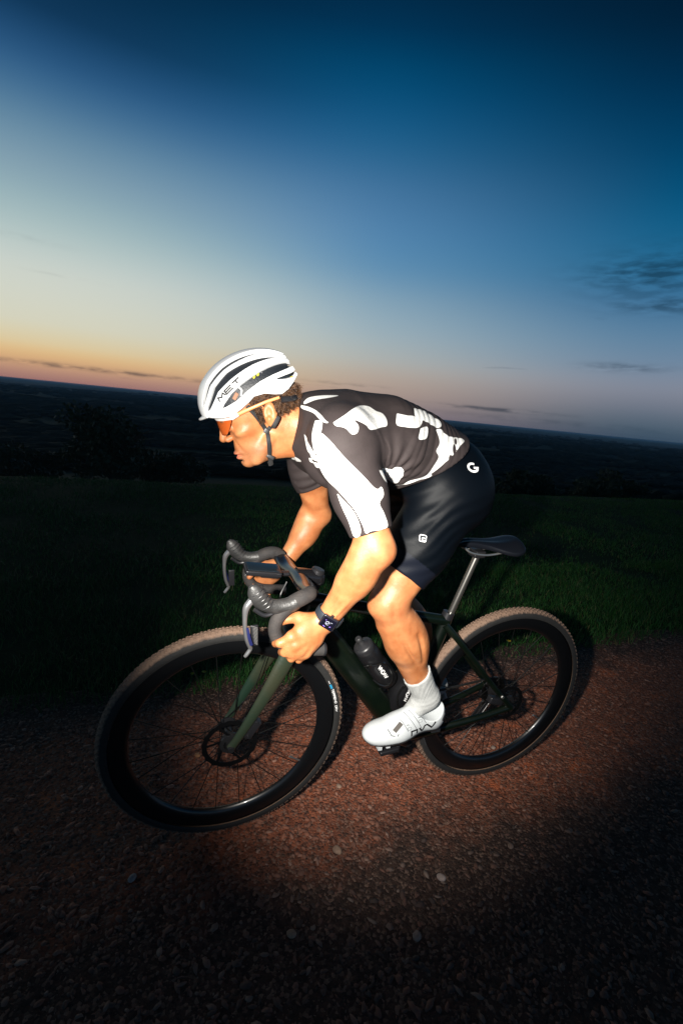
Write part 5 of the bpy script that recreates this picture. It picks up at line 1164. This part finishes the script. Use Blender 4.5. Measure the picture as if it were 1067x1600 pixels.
# grass: blades, thick and long by the track, thinner farther off
def blades(n, xs, ys, h0, h1, w0, seed, name, hfun=None):
    r = np.random.default_rng(seed); x, y = xs(r, n), ys(r, n); k = y > edge(x) - .02 + .05 * r.normal(0, 1, len(x)); x, y = x[k], y[k]; n = len(x)
    dens = fbm(x * 1.6, y * 1.6, 3, 77); k = r.random(n) < np.clip((dens - .22) * 3.2, .15, 1); x, y = x[k], y[k]; n = len(x); z = land(x, y) - .004; z = np.where(y < 1.1, np.maximum(z, track_z(x, y) - .004), z)
    h = (h0 + (h1 - h0) * r.random(n) ** 1.6) * (.6 + .9 * fbm(x * 2.3, y * 2.3, 2, 61)); a = r.uniform(0, 2 * PI, n); ln = h * r.uniform(.15, .95, n); b_ = r.uniform(0, 2 * PI, n); w = w0 * r.uniform(.6, 1.3, n)
    wx, wy = np.cos(a) * w, np.sin(a) * w; lx, ly = np.cos(b_) * ln, np.sin(b_) * ln
    P = np.stack([np.stack([x - wx, y - wy, z], -1), np.stack([x + wx, y + wy, z], -1), np.stack([x + wx * .7 + lx * .35, y + wy * .7 + ly * .35, z + h * .6], -1), np.stack([x - wx * .7 + lx * .35, y - wy * .7 + ly * .35, z + h * .6], -1), np.stack([x + lx, y + ly, z + h * r.uniform(.75, 1, n)], -1)], 1)
    o = (np.arange(n) * 5)[:, None]; F3 = np.concatenate([o + np.array([0, 1, 2]), o + np.array([0, 2, 3]), o + np.array([3, 2, 4])]); me = fastmesh(name, P.reshape(-1, 3), F3); attr(me, 'tone', np.repeat(r.random(n), 5)); return me
M_GRASS = bpy.data.materials.new('grass_blade'); M_GRASS.use_nodes = True; nt = M_GRASS.node_tree; b = nt.nodes['Principled BSDF']
nt.links.new(ramp(nt, [(0, (.009, .055, .008)), (.5, (.016, .090, .014)), (.85, (.034, .115, .020)), (.96, (.09, .09, .035)), (1, (.14, .12, .05))], at_(nt, 'tone'), 'LINEAR'), b.inputs['Base Color']); b.inputs['Roughness'].default_value = .6; b.inputs['Specular IOR Level'].default_value = .25
U = lambda a, b_: (lambda r, n: r.uniform(a, b_, n))
gm = blades(70000, U(-3, 4.5), lambda r, n: .7 + 1.5 * r.random(n) ** 1.1, .02, .075, .0016, 5, 'grass'); single('grass', gm, M_GRASS, label='dark green pasture grass beside the dirt track', cat='grass', kind='stuff')
gm = blades(150000, lambda r, n: -4.5 + 18 * r.random(n) ** 1.2, lambda r, n: 2.0 + 4.6 * r.random(n), .02, .060, .0030, 6, 'grass'); single('grass', gm, M_GRASS, label='short pasture grass running to the brow of the field', cat='grass', kind='stuff')

# tufts and small yellow flowers at the verge
def tuft(x, y, h, n, seed, lab):
    r = np.random.default_rng(seed); mb_v, mb_f = [], []
    for i in range(n):
        a = r.uniform(0, 2 * PI); q = r.uniform(0, .03); l = h * r.uniform(.5, 1); ln = l * r.uniform(.1, .7); p = np.array([math.cos(a) * q, math.sin(a) * q, 0]); w = .0018; wx = np.array([-math.sin(a), math.cos(a), 0]) * w; d = np.array([math.cos(a), math.sin(a), 0]); n0 = len(mb_v)
        mb_v += [p - wx, p + wx, p + wx * .7 + d * ln * .4 + np.array([0, 0, l * .6]), p - wx * .7 + d * ln * .4 + np.array([0, 0, l * .6]), p + d * ln + np.array([0, 0, l * .9])]; mb_f += [(n0, n0 + 1, n0 + 2), (n0, n0 + 2, n0 + 3), (n0 + 3, n0 + 2, n0 + 4)]
    me = fastmesh('grass_tuft', np.array(mb_v), np.array(mb_f)); attr(me, 'tone', np.repeat(r.uniform(.3, .9, n), 5)); o = single('grass_tuft', me, M_GRASS, label=lab, cat='grass tuft', group='tufts of longer grass on the verge'); o.location = (x, y, float(land(np.array([x]), np.array([y]))[0]) - .005)
tuft(-1.00, .95, .13, 110, 1, 'bushy green tuft seen through the top of the front wheel'); tuft(-.70, 1.15, .12, 80, 2, 'grass tuft behind the left brake lever'); tuft(.42, 1.45, .16, 90, 3, 'pale green tuft to the left of the seat post'); tuft(.72, 1.5, .14, 90, 4, 'spiky green tuft just right of the seat post'); tuft(-.45, 1.0, .10, 70, 5, 'low tuft between the front wheel and the down tube')
M_STEM = mat('flower_stem', (.03, .07, .012), .6); M_PETAL = mat('yellow_petal', (.75, .50, .01), .6)
def flower(x, y, h, lab, s=1):
    z0 = float(land(np.array([x]), np.array([y]))[0]) - .004; o = Thing('flower', lab, 'flower', (x, y, z0), group='small yellow flowers in the verge', bike=False)
    mb = MB().tube([(0, 0, 0), (.003, .002, h * .6), (.001, -.002, h)], .0011, 5); o.part('stem', mb.me(), M_STEM, loc=(x, y, z0))
    for k in range(6):
        a = 2 * PI * k / 6; d = V((math.cos(a), math.sin(a), .25)); e = V((-math.sin(a), math.cos(a), 0)); c = V((.001, -.002, h)); mb = MB().add([c + d * .001, c + d * .006 * s + e * .0035 * s, c + d * .011 * s, c + d * .006 * s - e * .0035 * s, c + d * .006 * s + V((0, 0, .001))], [(0, 1, 4), (1, 2, 4), (2, 3, 4), (3, 0, 4)]); o.part('petal', mb.me(), M_PETAL, loc=(x, y, z0))
    mb = MB().ball((.001, -.002, h + .001), (.003 * s, .003 * s, .002), 5); o.part('flower_head', mb.me(), mat('flower_disc', (.6, .33, .01), .7), loc=(x, y, z0))
flower(.800, .83, .045, 'yellow flower seen through the rear wheel', 1.5); flower(-1.020, .84, .030, 'yellow flower seen through the front wheel, the left one', 1.0); flower(-.965, .85, .028, 'yellow flower seen through the front wheel, the right one', 1.1)

# trees beyond the brow
def tree(name, x, y, h, r_, seed, lab, n=5200):
    r = np.random.default_rng(seed); z0 = float(land(np.array([x]), np.array([y]))[0]); o = Thing(name, lab, 'tree', (x, y, z0), group='trees beyond the brow of the field', bike=False)
    mb = MB(); stube(mb, [(0, 0, -.1, r_ * .10), (.05, .02, h * .35, r_ * .07), (-.04, .05, h * .7, r_ * .03)], 8)
    for k in range(7):
        a = 2 * PI * k / 7 + r.uniform(0, .5); hh = h * r.uniform(.25, .5); stube(mb, [(0, 0, hh, r_ * .035), (math.cos(a) * r_ * .4, math.sin(a) * r_ * .4, hh + h * .18, r_ * .02), (math.cos(a) * r_ * .75, math.sin(a) * r_ * .75, hh + h * .28, r_ * .008)], 6, seg=3)
    o.part('trunk', mb.me(), mat('bark', (.05, .035, .025), .9) if 'bark' not in bpy.data.materials else bpy.data.materials['bark'], loc=(x, y, z0))
    cl_ = r.normal(0, 1, (26, 3)); cl_ /= np.linalg.norm(cl_, axis=1, keepdims=True); cl_ *= r.uniform(.35, .85, (26, 1)); cs = r.uniform(.22, .42, 26); k = r.integers(0, 26, n); d = r.normal(0, 1, (n, 3)); d /= np.linalg.norm(d, axis=1, keepdims=True)
    P = (cl_[k] + d * (cs[k] * r.random(n) ** .4)[:, None]) * np.array([r_, r_, h * .42]) + np.array([0, 0, h * .60]); q = r.normal(0, 1, (n, 3)); q /= np.linalg.norm(q, axis=1, keepdims=True); w = np.cross(q, r.normal(0, 1, (n, 3))); w /= np.linalg.norm(w, axis=1, keepdims=True); s = (r.uniform(.03, .07, n) * r_)[:, None]
    Vv = np.stack([P - q * s, P + w * s * .6, P + q * s, P - w * s * .6], 1).reshape(-1, 3); me = fastmesh('crown', Vv, np.arange(4 * n).reshape(-1, 4)); attr(me, 'tone', np.repeat(r.random(n) * .7, 4)); o.part('crown', me, M_LEAF, loc=(x, y, z0))
M_LEAF = bpy.data.materials.new('leaf'); M_LEAF.use_nodes = True; nt = M_LEAF.node_tree; b = nt.nodes['Principled BSDF']; nt.links.new(ramp(nt, [(0, (.012, .022, .008)), (1, (.03, .05, .014))], at_(nt, 'tone'), 'LINEAR'), b.inputs['Base Color']); b.inputs['Roughness'].default_value = .7
tree('tree', -4.3, 30, 6.2, 3.0, 1, 'bushy dark tree beyond the field at the left, highest against the valley')
tree('tree', -1.2, 34, 4.2, 3.0, 2, 'low dark tree right of the bushy one, behind the rider\'s face')
tree('tree', -11, 36, 4.2, 3.4, 3, 'dark tree at the far left edge beyond the field')
tree('tree', 22, 40, 5.0, 3.6, 4, 'dark tree beyond the field behind the rider\'s back')
tree('tree', 34, 38, 4.6, 3.6, 5, 'dark tree at the right beyond the field')
tree('tree', 48, 40, 5.0, 4.0, 6, 'dark tree at the far right edge beyond the field')
# woods in the valley: one far mass
r = np.random.default_rng(9); n = 26000
an = r.uniform(-1.1, 1.4, n); di = 170 * (22 ** r.random(n)); x, y = di * np.sin(an), di * np.cos(an); k = fbm(x / 140, y / 60, 3, 88) > .50; x, y, di = x[k], y[k], di[k]; n = len(x); z = land(x, y)
s = (2.2 + r.random(n) * 2.6) * np.clip(di / 500, .8, 2.2); P = IV[None] * np.array([2.4, 1, .5]) * (1 + r.normal(0, .22, (n, len(IV), 1))) * s[:, None, None] + np.stack([x, y, z + s * .7], -1)[:, None]
me = fastmesh('woodland', P.reshape(-1, 3), (IF[None] + (np.arange(n) * len(IV))[:, None, None]).reshape(-1, 3)); attr(me, 'tone', np.repeat(r.random(n), len(IV)))
M_WOOD = mat('far_wood', (.008, .013, .008), .95, spec=.1)
single('woodland', me, M_WOOD, label='far dark woods and hedges filling the valley below the horizon', cat='woodland', kind='stuff')

# ---------------- evening air: one even, closed box of haze round everything, the sky outside it
hz = bpy.data.materials.new('haze_air'); hz.use_nodes = True; nt = hz.node_tree; nt.nodes.clear()
vo = nn(nt, 'ShaderNodeVolumePrincipled'); vo.inputs['Color'].default_value = (.45, .75, 1, 1); vo.inputs['Density'].default_value = 0.00010; vo.inputs['Anisotropy'].default_value = 0
ou = nn(nt, 'ShaderNodeOutputMaterial'); nt.links.new(vo.outputs[0], ou.inputs['Volume'])
single('haze', MB().box((0, 0, (2.2 - 70) / 2), (53000, 53000, 72.2)).me(sm=False), hz, label='thin blue evening haze over the far land', cat='haze', kind='stuff')
